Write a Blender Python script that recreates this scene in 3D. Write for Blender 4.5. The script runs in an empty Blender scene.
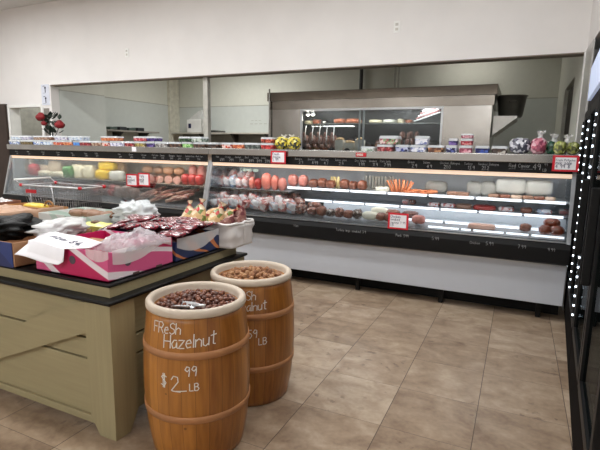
import bpy, bmesh, math, random
from mathutils import Vector, Matrix, noise as mnoise
random.seed(7)
C = bpy.context.scene.collection
PI = math.pi

# ------------------------------------------------------------------ camera
F_PX, YAW, PITCH, ROLL, EYE = 462.42, .437558, .164145, .017525, 1.45
fw = Vector((-math.sin(YAW)*math.cos(PITCH), math.cos(YAW)*math.cos(PITCH), -math.sin(PITCH)))
r0 = Vector((math.cos(YAW), math.sin(YAW), 0)); u0 = r0.cross(fw)
rt = math.cos(ROLL)*r0+math.sin(ROLL)*u0; up = rt.cross(fw)
cam = bpy.data.objects.new('camera', bpy.data.cameras.new('camera'))
C.objects.link(cam)
cam.matrix_world = Matrix(((rt.x, up.x, -fw.x, 0), (rt.y, up.y, -fw.y, 0), (rt.z, up.z, -fw.z, EYE), (0, 0, 0, 1)))
cam.data.sensor_width = 36; cam.data.lens = F_PX/600*36; cam.data.clip_start = .05
S = bpy.context.scene; S.camera = cam
S.view_settings.view_transform = 'Standard'; S.view_settings.look = 'None'
S.view_settings.gamma = 1; S.view_settings.use_curve_mapping = False
S.view_settings.exposure = -0.08

def gx(px, Y, z=EYE):            # survey helper: world X of an image column on the depth plane Y
    k = (px-300)/F_PX; dz = z-EYE
    return (k*(fw.y*Y+fw.z*dz)-(rt.y*Y+rt.z*dz))/(rt.x-k*fw.x)
def gz(px, py, Y):               # world height of an image point on the depth plane Y
    d = fw+(px-300)/F_PX*rt-(py-225)/F_PX*up
    return EYE+d.z*Y/d.y

# ------------------------------------------------------------------ materials
MATS = {}
def lin(c): return tuple(((x/255)/12.92 if x/255 <= .04045 else ((x/255+.055)/1.055)**2.4) for x in c)+(1,)
def new_mat(name):
    m = bpy.data.materials.new(name); m.use_nodes = True
    nt = m.node_tree; b = nt.nodes['Principled BSDF']; MATS[name] = m
    return m, nt, b
def M(name, col, rough=.5, metal=0, var=.12, scale=12, bump=0, bscale=40, emit=0, alpha=1, coat=0, spec=.5):
    if name in MATS: return MATS[name]
    m, nt, b = new_mat(name); N, L = nt.nodes, nt.links
    b.inputs['Roughness'].default_value = rough; b.inputs['Metallic'].default_value = metal
    b.inputs['Coat Weight'].default_value = coat; b.inputs['Specular IOR Level'].default_value = spec
    tc = N.new('ShaderNodeTexCoord')
    c = lin(col)
    if var:
        nz = N.new('ShaderNodeTexNoise'); nz.inputs['Scale'].default_value = scale; nz.inputs['Detail'].default_value = 4
        rp = N.new('ShaderNodeValToRGB')
        rp.color_ramp.elements[0].position = .3; rp.color_ramp.elements[1].position = .7
        rp.color_ramp.elements[0].color = tuple(x*(1-var) for x in c[:3])+(1,)
        rp.color_ramp.elements[1].color = tuple(min(1, x*(1+var)) for x in c[:3])+(1,)
        L.new(tc.outputs['Object'], nz.inputs['Vector']); L.new(nz.outputs['Fac'], rp.inputs['Fac'])
        L.new(rp.outputs['Color'], b.inputs['Base Color'])
    else: b.inputs['Base Color'].default_value = c
    if bump:
        n2 = N.new('ShaderNodeTexNoise'); n2.inputs['Scale'].default_value = bscale; n2.inputs['Detail'].default_value = 5
        bp = N.new('ShaderNodeBump'); bp.inputs['Strength'].default_value = bump; bp.inputs['Distance'].default_value = .02
        L.new(tc.outputs['Object'], n2.inputs['Vector']); L.new(n2.outputs['Fac'], bp.inputs['Height'])
        L.new(bp.outputs['Normal'], b.inputs['Normal'])
    if emit:
        b.inputs['Emission Color'].default_value = c; b.inputs['Emission Strength'].default_value = emit
    if alpha < 1: b.inputs['Alpha'].default_value = alpha
    return m
def speckle(name, cols, scale=60, rough=.3, coat=.3, stretch=(1, 1, 1)):
    if name in MATS: return MATS[name]
    m, nt, b = new_mat(name); N, L = nt.nodes, nt.links
    tc = N.new('ShaderNodeTexCoord'); mp = N.new('ShaderNodeMapping'); mp.inputs['Scale'].default_value = stretch
    v = N.new('ShaderNodeTexVoronoi'); v.inputs['Scale'].default_value = scale
    sp = N.new('ShaderNodeSeparateColor'); rp = N.new('ShaderNodeValToRGB'); rp.color_ramp.interpolation = 'CONSTANT'
    e = rp.color_ramp.elements
    while len(e) < len(cols): e.new(.5)
    for i, c in enumerate(cols): e[i].position = i/len(cols)
    for i, c in enumerate(cols): e[i].color = lin(c)
    L.new(tc.outputs['Object'], mp.inputs['Vector']); L.new(mp.outputs['Vector'], v.inputs['Vector'])
    L.new(v.outputs['Color'], sp.inputs['Color']); L.new(sp.outputs['Red'], rp.inputs['Fac'])
    L.new(rp.outputs['Color'], b.inputs['Base Color'])
    bp = N.new('ShaderNodeBump'); bp.inputs['Strength'].default_value = .6; bp.inputs['Distance'].default_value = .01
    L.new(v.outputs['Distance'], bp.inputs['Height']); L.new(bp.outputs['Normal'], b.inputs['Normal'])
    b.inputs['Roughness'].default_value = rough; b.inputs['Coat Weight'].default_value = coat
    return m
def film(name, col=(255, 255, 255), clear=.65, rough=.15):
    if name in MATS: return MATS[name]
    m, nt, b = new_mat(name); N, L = nt.nodes, nt.links
    b.inputs['Base Color'].default_value = lin(col); b.inputs['Roughness'].default_value = rough
    t = N.new('ShaderNodeBsdfTransparent'); mx = N.new('ShaderNodeMixShader'); mx.inputs[0].default_value = clear
    L.new(b.outputs[0], mx.inputs[1]); L.new(t.outputs[0], mx.inputs[2])
    L.new(mx.outputs[0], N['Material Output'].inputs['Surface'])
    return m
def glass(name, tint=(235, 245, 243), refl=.12, rough=.01, mul=.8):
    m, nt, b = new_mat(name); N, L = nt.nodes, nt.links
    N.remove(b)
    t = N.new('ShaderNodeBsdfTransparent'); t.inputs[0].default_value = lin(tint)
    g = N.new('ShaderNodeBsdfGlossy'); g.inputs['Roughness'].default_value = rough; g.inputs['Color'].default_value = (.9, .95, 1, 1)
    lw = N.new('ShaderNodeFresnel'); lw.inputs['IOR'].default_value = 1.45
    ad = N.new('ShaderNodeMath'); ad.operation = 'MULTIPLY_ADD'; ad.inputs[1].default_value = mul; ad.inputs[2].default_value = refl; ad.use_clamp = True
    mx = N.new('ShaderNodeMixShader')
    L.new(lw.outputs[0], ad.inputs[0]); L.new(ad.outputs[0], mx.inputs[0]); L.new(t.outputs[0], mx.inputs[1]); L.new(g.outputs[0], mx.inputs[2])
    L.new(mx.outputs[0], N['Material Output'].inputs['Surface'])
    return m
def floor_mat():
    m, nt, b = new_mat('travertine_tiles'); N, L = nt.nodes, nt.links
    geo = N.new('ShaderNodeNewGeometry')
    def vm(op, a, bb):
        n = N.new('ShaderNodeVectorMath'); n.operation = op
        if hasattr(a, 'links') or hasattr(a, 'is_linked'): L.new(a, n.inputs[0])
        else: n.inputs[0].default_value = a
        if bb is not None:
            if hasattr(bb, 'is_linked'): L.new(bb, n.inputs[1])
            else: n.inputs[1].default_value = bb
        return n.outputs[0]
    def mt(op, a, bb=None, clamp=False):
        n = N.new('ShaderNodeMath'); n.operation = op; n.use_clamp = clamp
        for i, q in enumerate((a, bb)):
            if q is None: continue
            if hasattr(q, 'is_linked'): L.new(q, n.inputs[i])
            else: n.inputs[i].default_value = q
        return n.outputs[0]
    p = vm('SUBTRACT', geo.outputs['Position'], (-.0978, 3.578, 0)); q = vm('DIVIDE', p, (.456, .447, 1))
    cell = vm('FLOOR', q, None); fr = vm('SUBTRACT', q, cell)
    wn = N.new('ShaderNodeTexWhiteNoise'); wn.noise_dimensions = '3D'; L.new(cell, wn.inputs['Vector'])
    # veins differ on each tile
    off = vm('MULTIPLY', wn.outputs['Color'], (9, 9, 9)); q2 = vm('ADD', geo.outputs['Position'], off)
    q3 = vm('MULTIPLY', q2, (2.6, 3.6, 1))
    n1 = N.new('ShaderNodeTexNoise'); n1.inputs['Scale'].default_value = 2.2; n1.inputs['Detail'].default_value = 8; n1.inputs['Distortion'].default_value = .6; L.new(q3, n1.inputs['Vector'])
    n2 = N.new('ShaderNodeTexNoise'); n2.inputs['Scale'].default_value = 38; n2.inputs['Detail'].default_value = 6; L.new(q2, n2.inputs['Vector'])
    rp = N.new('ShaderNodeValToRGB'); e = rp.color_ramp.elements
    e[0].position = .25; e[0].color = lin((120, 98, 79)); e[1].position = .75; e[1].color = lin((188, 170, 149))
    k = e.new(.5); k.color = lin((158, 137, 115))
    s = mt('ADD', mt('MULTIPLY', n1.outputs['Fac'], .72), mt('MULTIPLY', n2.outputs['Fac'], .28))
    s = mt('ADD', s, mt('MULTIPLY', mt('SUBTRACT', wn.outputs['Value'],  .5), .22)); L.new(s, rp.inputs['Fac'])
    # travertine pits
    n3 = N.new('ShaderNodeTexNoise'); n3.inputs['Scale'].default_value = 17; n3.inputs['Detail'].default_value = 3; L.new(q2, n3.inputs['Vector'])
    n4 = N.new('ShaderNodeTexNoise'); n4.inputs['Scale'].default_value = 2.3; L.new(q2, n4.inputs['Vector'])
    pit = mt('MULTIPLY', mt('MULTIPLY', mt('SUBTRACT', n3.outputs['Fac'], .60), 14, True), mt('MULTIPLY', mt('SUBTRACT', n4.outputs['Fac'], .52), 8, True), True)
    sx = N.new('ShaderNodeSeparateXYZ'); L.new(fr, sx.inputs[0])
    def edge(o, w):
        a = mt('LESS_THAN', o, w); bb = mt('GREATER_THAN', o, 1-w); return mt('MAXIMUM', a, bb)
    g = mt('MAXIMUM', edge(sx.outputs['X'], .0045), mt('MULTIPLY', edge(sx.outputs['Y'], .0035), .75))
    mx = N.new('ShaderNodeMix'); mx.data_type = 'RGBA'; L.new(g, mx.inputs['Factor']); L.new(rp.outputs['Color'], mx.inputs['A']); mx.inputs['B'].default_value = lin((72, 56, 46))
    m2 = N.new('ShaderNodeMix'); m2.data_type = 'RGBA'; L.new(mt('MULTIPLY', pit, .55), m2.inputs['Factor']); L.new(mx.outputs['Result'], m2.inputs['A']); m2.inputs['B'].default_value = lin((84, 62, 50))
    L.new(m2.outputs['Result'], b.inputs['Base Color'])
    rr = mt('ADD', mt('MULTIPLY', n2.outputs['Fac'], .3), .22); L.new(rr, b.inputs['Roughness'])
    bp = N.new('ShaderNodeBump'); bp.inputs['Strength'].default_value = .25; bp.inputs['Distance'].default_value = .004; bp.invert = True
    L.new(mt('ADD', g, pit), bp.inputs['Height']); L.new(bp.outputs['Normal'], b.inputs['Normal'])
    return m
def stave_mat(name, base, dark):
    m, nt, b = new_mat(name); N, L = nt.nodes, nt.links
    tc = N.new('ShaderNodeTexCoord'); sx = N.new('ShaderNodeSeparateXYZ'); L.new(tc.outputs['Object'], sx.inputs[0])
    at = N.new('ShaderNodeMath'); at.operation = 'ARCTAN2'; L.new(sx.outputs['Y'], at.inputs[0]); L.new(sx.outputs['X'], at.inputs[1])
    mu = N.new('ShaderNodeMath'); mu.operation = 'MULTIPLY'; mu.inputs[1].default_value = 26/(2*PI); L.new(at.outputs[0], mu.inputs[0])
    fl = N.new('ShaderNodeMath'); fl.operation = 'FLOOR'; L.new(mu.outputs[0], fl.inputs[0])
    fr = N.new('ShaderNodeMath'); fr.operation = 'FRACT'; L.new(mu.outputs[0], fr.inputs[0])
    wn = N.new('ShaderNodeTexWhiteNoise'); wn.noise_dimensions = '1D'; L.new(fl.outputs[0], wn.inputs['W'])
    mp = N.new('ShaderNodeMapping'); mp.inputs['Scale'].default_value = (30, 30, 2.5); L.new(tc.outputs['Object'], mp.inputs[0])
    nz = N.new('ShaderNodeTexNoise'); nz.inputs['Scale'].default_value = 1.6; nz.inputs['Detail'].default_value = 6; L.new(mp.outputs[0], nz.inputs['Vector'])
    ad = N.new('ShaderNodeMath'); ad.operation = 'MULTIPLY_ADD'; ad.inputs[1].default_value = .45; L.new(wn.outputs['Value'], ad.inputs[0])
    m5 = N.new('ShaderNodeMath'); m5.operation = 'MULTIPLY'; m5.inputs[1].default_value = .6; L.new(nz.outputs['Fac'], m5.inputs[0]); L.new(m5.outputs[0], ad.inputs[2])
    rp = N.new('ShaderNodeValToRGB'); e = rp.color_ramp.elements; e[0].position = .2; e[0].color = lin(dark); e[1].position = .8; e[1].color = lin(base); L.new(ad.outputs[0], rp.inputs[0])
    lt = N.new('ShaderNodeMath'); lt.operation = 'LESS_THAN'; lt.inputs[1].default_value = .035; L.new(fr.outputs[0], lt.inputs[0])
    # knots
    vo = N.new('ShaderNodeTexVoronoi'); vo.inputs['Scale'].default_value = 7; L.new(tc.outputs['Object'], vo.inputs['Vector'])
    kn = N.new('ShaderNodeMath'); kn.operation = 'LESS_THAN'; kn.inputs[1].default_value = .055; L.new(vo.outputs['Distance'], kn.inputs[0])
    mxv = N.new('ShaderNodeMath'); mxv.operation = 'MAXIMUM'; L.new(lt.outputs[0], mxv.inputs[0]); L.new(kn.outputs[0], mxv.inputs[1])
    hf = N.new('ShaderNodeMath'); hf.operation = 'MULTIPLY'; hf.inputs[1].default_value = .55; L.new(mxv.outputs[0], hf.inputs[0])
    mx = N.new('ShaderNodeMix'); mx.data_type = 'RGBA'; L.new(hf.outputs[0], mx.inputs['Factor']); L.new(rp.outputs[0], mx.inputs['A']); mx.inputs['B'].default_value = lin((58, 30, 14))
    L.new(mx.outputs['Result'], b.inputs['Base Color']); b.inputs['Roughness'].default_value = .38; b.inputs['Coat Weight'].default_value = .15
    return m
def grain(name, c1, c2, axis=0, rough=.55):
    m, nt, b = new_mat(name); N, L = nt.nodes, nt.links
    tc = N.new('ShaderNodeTexCoord'); mp = N.new('ShaderNodeMapping'); sc = [40, 40, 40]; sc[axis] = 2; mp.inputs['Scale'].default_value = sc
    L.new(tc.outputs['Object'], mp.inputs[0])
    nz = N.new('ShaderNodeTexNoise'); nz.inputs['Scale'].default_value = 1.5; nz.inputs['Detail'].default_value = 5; L.new(mp.outputs[0], nz.inputs['Vector'])
    rp = N.new('ShaderNodeValToRGB'); e = rp.color_ramp.elements; e[0].position = .3; e[0].color = lin(c1); e[1].position = .7; e[1].color = lin(c2)
    L.new(nz.outputs['Fac'], rp.inputs[0]); L.new(rp.outputs[0], b.inputs['Base Color']); b.inputs['Roughness'].default_value = rough
    bp = N.new('ShaderNodeBump'); bp.inputs['Strength'].default_value = .2; bp.inputs['Distance'].default_value = .003; L.new(nz.outputs['Fac'], bp.inputs['Height']); L.new(bp.outputs[0], b.inputs['Normal'])
    return m
def printed(name, ca, cb, vec=(1, 0, 1), scale=3, dist=2.0, thr=.5, cc=None):
    """carton print: large swoosh areas of two colours"""
    m, nt, b = new_mat(name); N, L = nt.nodes, nt.links
    tc = N.new('ShaderNodeTexCoord'); mp = N.new('ShaderNodeMapping'); mp.inputs['Scale'].default_value = vec; L.new(tc.outputs['Object'], mp.inputs[0])
    w = N.new('ShaderNodeTexWave'); w.bands_direction = 'DIAGONAL'; w.inputs['Scale'].default_value = scale; w.inputs['Distortion'].default_value = dist; w.inputs['Detail'].default_value = 1
    L.new(mp.outputs[0], w.inputs['Vector'])
    rp = N.new('ShaderNodeValToRGB'); rp.color_ramp.interpolation = 'LINEAR'; e = rp.color_ramp.elements
    e[0].position = thr-.02; e[0].color = lin(ca); e[1].position = thr+.02; e[1].color = lin(cb)
    if cc: k = e.new(min(.97, thr+.3)); k.color = lin(cb); k2 = e.new(min(.99, thr+.33)); k2.color = lin(cc)
    L.new(w.outputs['Fac'], rp.inputs[0]); L.new(rp.outputs[0], b.inputs['Base Color']); b.inputs['Roughness'].default_value = .45
    return m

white_wall = M('painted_wall', (230, 227, 225), .8, var=.02, scale=3)
kitchen_wall_m = M('kitchen_wall', (214, 215, 205), .7, var=.02)
frp = M('white_wall_panel', (203, 208, 204), .45, var=.02)
ceil_m = M('ceiling_paint', (216, 215, 213), .9, var=.03)
steel = M('brushed_steel', (178, 177, 174), .22, 1, var=.1, scale=3)
steel_d = M('dull_steel', (168, 165, 160), .2, 1, var=.12, scale=3, bump=.12, bscale=4)
alu = M('satin_aluminium', (190, 192, 195), .3, .9, var=.05)
chrome = M('chrome_wire', (150, 150, 152), .32, 1, var=0)
black_pl = M('black_plastic', (13, 13, 14), .5, var=.1, spec=.25)
black_matte = M('black_painted_metal', (13, 13, 14), .55, var=.1, spec=.25)
white_metal = M('white_enamel', (225, 225, 228), .35, var=.02)
white_panel = M('pale_grey_enamel', (192, 196, 204), .3, var=.01)
white_pl = M('white_plastic', (235, 235, 232), .4, var=.03)
chalk = M('chalk_white', (225, 222, 215), .9, var=0)
faint_chalk = M('faint_chalk', (150, 150, 150), .9, var=.3, scale=30)
notice_paper = M('bluish_paper', (214, 218, 230), .8, var=.02)
paper = M('white_paper', (238, 236, 240), .8, var=.02)
red_card = M('red_card', (205, 30, 48), .45, var=.05)
clear = film('clear_plastic_lid', clear=.55)
clear2 = film('clear_plastic_bag', clear=.5, rough=.12)
milky = film('milky_plastic_bag', (216, 214, 218), clear=.5, rough=.14)
case_glass = glass('case_glass', (242, 244, 244), refl=.01, mul=.7)
door_glass = glass('door_glass', (215, 225, 225), refl=.03, mul=.12)
olive = grain('olive_painted_boards', (152, 141, 108), (160, 149, 114), 0)
olive_v = grain('olive_painted_posts', (152, 141, 108), (160, 149, 114), 2)
cardboard = M('brown_cardboard', (168, 126, 92), .8, var=.12, scale=6)
cardboard_d = M('brown_cardboard_inside', (136, 98, 70), .8, var=.15)
reflection_glow = M('reflected_white_glow', (245, 248, 255), .5, var=0, emit=1.5)
ink = M('dark_ink', (44, 46, 84), .7, var=0)
red_pl = M('red_plastic', (196, 26, 40), .35, var=.05)

# ------------------------------------------------------------------ mesh builder
class MB:
    def __init__(s): s.bm = bmesh.new()
    def box(s, x0, x1, y0, y1, z0, z1, bev=0, seg=2):
        r = bmesh.ops.create_cube(s.bm, size=1); vs = r['verts']
        for v in vs: v.co = Vector(((x0+x1)/2+v.co.x*(x1-x0), (y0+y1)/2+v.co.y*(y1-y0), (z0+z1)/2+v.co.z*(z1-z0)))
        if bev:
            es = list({e for v in vs for e in v.link_edges})
            bmesh.ops.bevel(s.bm, geom=es, offset=bev, segments=seg, profile=.5, affect='EDGES')
        return s
    def prism(s, poly, lo, hi, axis='x'):
        """poly of 2-D points extruded along axis"""
        def P(a, b, t): return {'x': (t, a, b), 'y': (a, t, b), 'z': (a, b, t)}[axis]
        A = [s.bm.verts.new(P(a, b, lo)) for a, b in poly]; B = [s.bm.verts.new(P(a, b, hi)) for a, b in poly]
        s.bm.faces.new(A); s.bm.faces.new(B[::-1]); n = len(poly)
        for i in range(n): s.bm.faces.new((A[i], B[i], B[(i+1) % n], A[(i+1) % n]))
        bmesh.ops.recalc_face_normals(s.bm, faces=s.bm.faces[:])
        return s
    def tube(s, pts, r, seg=8, caps=True, r_end=None):
        pts = [Vector(p) for p in pts]; rings = []; n = len(pts)
        for i, p in enumerate(pts):
            d = (pts[min(i+1, n-1)]-pts[max(i-1, 0)]); d = d.normalized() if d.length > 1e-9 else Vector((0, 0, 1))
            a = d.cross(Vector((0, 0, 1)) if abs(d.z) < .9 else Vector((1, 0, 0))).normalized(); b = d.cross(a)
            rr = r if r_end is None else r+(r_end-r)*i/(n-1)
            rings.append([s.bm.verts.new(p+(a*math.cos(2*PI*k/seg)+b*math.sin(2*PI*k/seg))*rr) for k in range(seg)])
        for A, B in zip(rings, rings[1:]):
            for k in range(seg): s.bm.faces.new((A[k], A[(k+1) % seg], B[(k+1) % seg], B[k]))
        if caps: s.bm.faces.new(rings[0][::-1]); s.bm.faces.new(rings[-1])
        return s
    def lathe(s, prof, c=(0, 0, 0), seg=40, closed=False):
        rings = []
        for r, z in prof:
            if r < 1e-6: rings.append([s.bm.verts.new((c[0], c[1], c[2]+z))])
            else: rings.append([s.bm.verts.new((c[0]+r*math.cos(2*PI*k/seg), c[1]+r*math.sin(2*PI*k/seg), c[2]+z)) for k in range(seg)])
        pr = list(zip(rings, rings[1:]))+([(rings[-1], rings[0])] if closed else [])
        for A, B in pr:
            for k in range(seg):
                k2 = (k+1) % seg
                if len(A) == 1 and len(B) == 1: continue
                if len(A) == 1: s.bm.faces.new((A[0], B[k2], B[k]))
                elif len(B) == 1: s.bm.faces.new((A[k], A[k2], B[0]))
                else: s.bm.faces.new((A[k], A[k2], B[k2], B[k]))
        return s
    def blob(s, c, rad, e=2.0, amp=.08, fr=3, sub=3, seed=0, M4=None):
        """lumpy super-ellipsoid"""
        r = bmesh.ops.create_icosphere(s.bm, subdivisions=sub, radius=1)
        for v in r['verts']:
            d = v.co.normalized()
            k = (abs(d.x)**e+abs(d.y)**e+abs(d.z)**e)**(-1/e)
            n = 1+amp*mnoise.noise(d*fr+Vector((seed*3.1, seed*1.7, seed)))
            p = Vector((d.x*k*rad[0], d.y*k*rad[1], d.z*k*rad[2]))*n
            if M4: p = M4 @ p
            v.co = p+Vector(c)
        return s
    def grid(s, fn, nu=20, nv=14):
        V = [[s.bm.verts.new(fn(i/nu, j/nv)) for j in range(nv+1)] for i in range(nu+1)]
        for i in range(nu):
            for j in range(nv): s.bm.faces.new((V[i][j], V[i+1][j], V[i+1][j+1], V[i][j+1]))
        return s
    def build(s, name, mat, parent=None, origin=None, smooth=False, solid=0):
        o0 = Vector(origin) if origin is not None else (Vector(parent['_o']) if parent is not None and '_o' in parent else Vector((0, 0, 0)))
        bmesh.ops.recalc_face_normals(s.bm, faces=s.bm.faces[:])
        for v in s.bm.verts: v.co -= o0
        me = bpy.data.meshes.new(name); s.bm.to_mesh(me); s.bm.free()
        me.materials.append(mat)
        o = bpy.data.objects.new(name, me); C.objects.link(o)
        if smooth: me.polygons.foreach_set('use_smooth', [True]*len(me.polygons))
        if solid:
            md = o.modifiers.new('thickness', 'SOLIDIFY'); md.thickness = solid; md.offset = 0
        if parent is not None:
            o.parent = parent; o['_o'] = tuple(o0)
        else: o.location = o0
        return o

LABELS = {}
def tag(o, label, cat, group=None, kind=None):
    o['label'] = label; o['category'] = cat
    if group: o['group'] = group
    if kind: o['kind'] = kind
    if label in LABELS and LABELS[label] != group: print('DUPLICATE LABEL', label)
    LABELS[label] = group or '-'
    return o
def thing(name, label, cat, loc=(0, 0, 0), group=None):
    o = bpy.data.objects.new(name, None); C.objects.link(o); o.location = loc; o.empty_display_size = .1
    o['_o'] = tuple(loc)
    return tag(o, label, cat, group)
def struct(name, mb, mat):
    o = mb.build(name, mat); o['kind'] = 'structure'; return o
def copy_tree(o, loc=None, rot=None, scale=None, label=None, group=None, parent=None):
    c = o.copy(); C.objects.link(c)
    if parent is not None: c.parent = parent
    if loc is not None: c.location = loc
    if rot is not None: c.rotation_euler = rot
    if scale is not None: c.scale = scale
    if label: c['label'] = label; LABELS[label] = group or '-'
    if group: c['group'] = group
    for ch in [x for x in list(o.children)]: copy_tree(ch, parent=c)
    return c

# ------------------------------------------------------------------ single-stroke handwriting
FONT = {
'A': (.6, '0,0 .3,1 .6,0|.1,.38 .5,.38'), 'B': (.55, '0,0 0,1 .35,1 .48,.8 .35,.55 0,.52|.35,.55 .55,.28 .38,0 0,0'), 'C': (.55, '.55,.85 .35,1 .1,.85 0,.5 .1,.12 .35,0 .55,.15'),
'E': (.5, '.5,1 0,1 0,0 .5,0|0,.52 .4,.52'), 'F': (.5, '0,0 0,1 .5,1|0,.55 .4,.55'), 'H': (.55, '0,0 0,1|.55,0 .55,1|0,.52 .55,.52'), 'I': (.1, '.05,0 .05,1'),
'L': (.5, '0,1 0,0 .5,0'), 'M': (.7, '0,0 0,1 .35,.4 .7,1 .7,0'), 'P': (.5, '0,0 0,1 .38,1 .5,.78 .38,.52 0,.5'), 'R': (.55, '0,0 0,1 .38,1 .5,.78 .38,.52 0,.5|.25,.5 .55,0'),
'S': (.5, '.5,.85 .3,1 .05,.85 .1,.6 .45,.42 .5,.18 .25,0 0,.15'), 'T': (.55, '0,1 .55,1|.28,1 .28,0'), 'W': (.75, '0,1 .18,0 .38,.7 .58,0 .75,1'), 'Z': (.55, '0,1 .55,1 0,0 .55,0'),
'K': (.5, '0,0 0,1|.5,1 0,.45 .5,0'), 'O': (.6, '.3,0 .05,.2 0,.55 .12,.9 .35,1 .55,.8 .6,.45 .5,.12 .3,0'), 'D': (.55, '0,0 0,1 .3,1 .52,.75 .55,.35 .35,0 0,0'), 'N': (.6, '0,0 0,1 .6,0 .6,1'), 'G': (.6, '.55,.85 .35,1 .1,.85 0,.5 .1,.12 .35,0 .58,.15 .58,.45 .35,.45'),
'a': (.45, '.42,.6 .2,.62 .02,.35 .12,.02 .35,.1 .42,.5 .42,.1 .5,0'), 'b': (.45, '0,1 0,0 .3,0 .45,.3 .3,.58 0,.5'), 'c': (.4, '.4,.5 .22,.6 .02,.4 .08,.08 .25,0 .4,.1'),
'd': (.45, '.42,1 .42,0 .15,0 .02,.3 .15,.58 .42,.5'), 'e': (.42, '.02,.32 .4,.36 .3,.6 .1,.55 0,.28 .12,.02 .4,.08'), 'h': (.45, '0,1 0,0|0,.4 .22,.6 .42,.45 .42,0'),
'g': (.45, '.4,.55 .15,.6 .02,.35 .15,.05 .4,.15 .4,.58 .4,-.2 .15,-.3'), 'i': (.1, '.05,.6 .05,0|.05,.8 .06,.84'), 'k': (.4, '0,1 0,0|.38,.6 0,.25 .4,0'), 'l': (.1, '.05,1 .05,0'),
'm': (.65, '0,0 0,.6|0,.45 .18,.6 .3,.45 .3,0|.3,.45 .48,.6 .62,.45 .62,0'), 'n': (.45, '0,0 0,.6|0,.42 .22,.6 .42,.45 .42,0'), 'o': (.42, '.2,0 0,.25 .08,.55 .28,.6 .42,.35 .35,.05 .2,0'), 'p': (.45, '0,.6 0,-.35|0,.5 .3,.6 .44,.3 .28,0 0,.08'),
'r': (.35, '0,0 0,.6|0,.4 .18,.6 .35,.55'), 's': (.38, '.36,.52 .18,.6 .03,.48 .32,.2 .2,0 0,.08'), 't': (.45, '.22,1 .22,.05 .4,0|0,.68 .45,.72'), 'u': (.45, '0,.6 .02,.1 .2,0 .4,.15|.42,.6 .42,0'),
'v': (.4, '0,.6 .2,0 .4,.6'), 'w': (.6, '0,.6 .15,0 .3,.5 .45,0 .6,.6'), 'x': (.4, '0,.6 .4,0|.4,.6 0,0'), 'y': (.42, '0,.6 .2,.05|.42,.6 .1,-.35'), 'z': (.45, '0,.6 .45,.6 0,0 .45,0'),
'0': (.5, '.25,0 .02,.3 .05,.75 .25,1 .45,.75 .48,.3 .25,0'), '1': (.2, '0,.8 .15,1 .15,0'), '2': (.55, '0,.75 .15,1 .42,.95 .45,.65 0,.05 .15,.02 .6,.0'), '3': (.5, '0,.9 .3,1 .48,.78 .2,.52 .5,.28 .3,0 0,.1'),
'4': (.5, '.35,0 .38,1 0,.35 .5,.35'), '5': (.5, '.48,1 .08,1 .05,.55 .35,.6 .5,.3 .3,0 0,.1'), '6': (.5, '.42,.95 .15,.7 .02,.3 .2,0 .45,.2 .38,.48 .08,.4'), 'f': (.4, '.4,.95 .22,1 .15,.8 .15,0|0,.58 .35,.58'), 'j': (.3, '.2,.6 .2,-.2 0,-.3'), 'q': (.45, '.42,.5 .15,.6 .02,.3 .15,0 .42,.1|.42,.6 .42,-.35'), '7': (.5, '0,1 .5,1 .2,0'), '8': (.5, '.25,.52 .05,.75 .25,1 .45,.75 .25,.52 .02,.25 .25,0 .48,.25 .25,.52'), '9': (.5, '.45,.75 .25,.5 .03,.7 .2,1 .45,.9 .45,.5 .38,0'),
'$': (.5, '.5,.78 .28,.9 .05,.75 .45,.35 .3,.1 0,.2|.2,1.05 .2,-.05|.32,1.05 .32,-.05'), '.': (.1, '.03,0 .06,.04'), '-': (.3, '0,.4 .3,.4'), '=': (.4, '0,.55 .35,.6|.05,.3 .4,.35'), '^': (.4, '.2,0 .2,1 .02,.72|.2,1 .38,.72'), '_': (.8, '0,-.1 .8,-.05'), ' ': (.4, ''),
}
def write(mb, text, fn, size, w, track=.16, depth=.0012):
    """handwriting as raised ribbons; fn(u, v) -> (point, normal)"""
    x = 0
    for ch in text:
        wd, st = FONT[ch]
        for ln in st.split('|') if st else []:
            pts = [tuple(map(float, p.split(','))) for p in ln.split()]
            fine = []
            for a, b in zip(pts, pts[1:]):
                for k in range(3): fine.append((a[0]+(b[0]-a[0])*k/3, a[1]+(b[1]-a[1])*k/3))
            fine.append(pts[-1])
            prev = None
            for i, (a, b) in enumerate(fine):
                p, n = fn((x+a)*size, b*size); p = Vector(p); n = Vector(n)
                q = fine[min(i+1, len(fine)-1)]; q0 = fine[max(i-1, 0)]
                t = Vector(fn((x+q[0])*size, q[1]*size)[0])-Vector(fn((x+q0[0])*size, q0[1]*size)[0])
                sd = t.cross(n).normalized()*w/2 if t.length > 1e-9 else Vector((0, 0, 0))
                cur = [mb.bm.verts.new(p+sd+n*depth), mb.bm.verts.new(p-sd+n*depth)]
                if prev: mb.bm.faces.new((prev[0], prev[1], cur[1], cur[0]))
                prev = cur
        x += wd+track
    return x*size
def on_front(x0, y, z0):        # writing plane facing -Y
    return lambda u, v: ((x0+u, y, z0+v), (0, -1, 0))

# ================================================================== ROOM
XL, XR, YF, YW, YK = -9.6, .49, -3.6, 5.3, 8.9
struct('floor', MB().box(XL-.1, 1.5, YF-.1, YK+.1, -.1, 0), floor_mat())
struct('ceiling', MB().box(XL-.1, 1.5, YF-.1, YW+.15, 3.65, 3.75), ceil_m)
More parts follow.
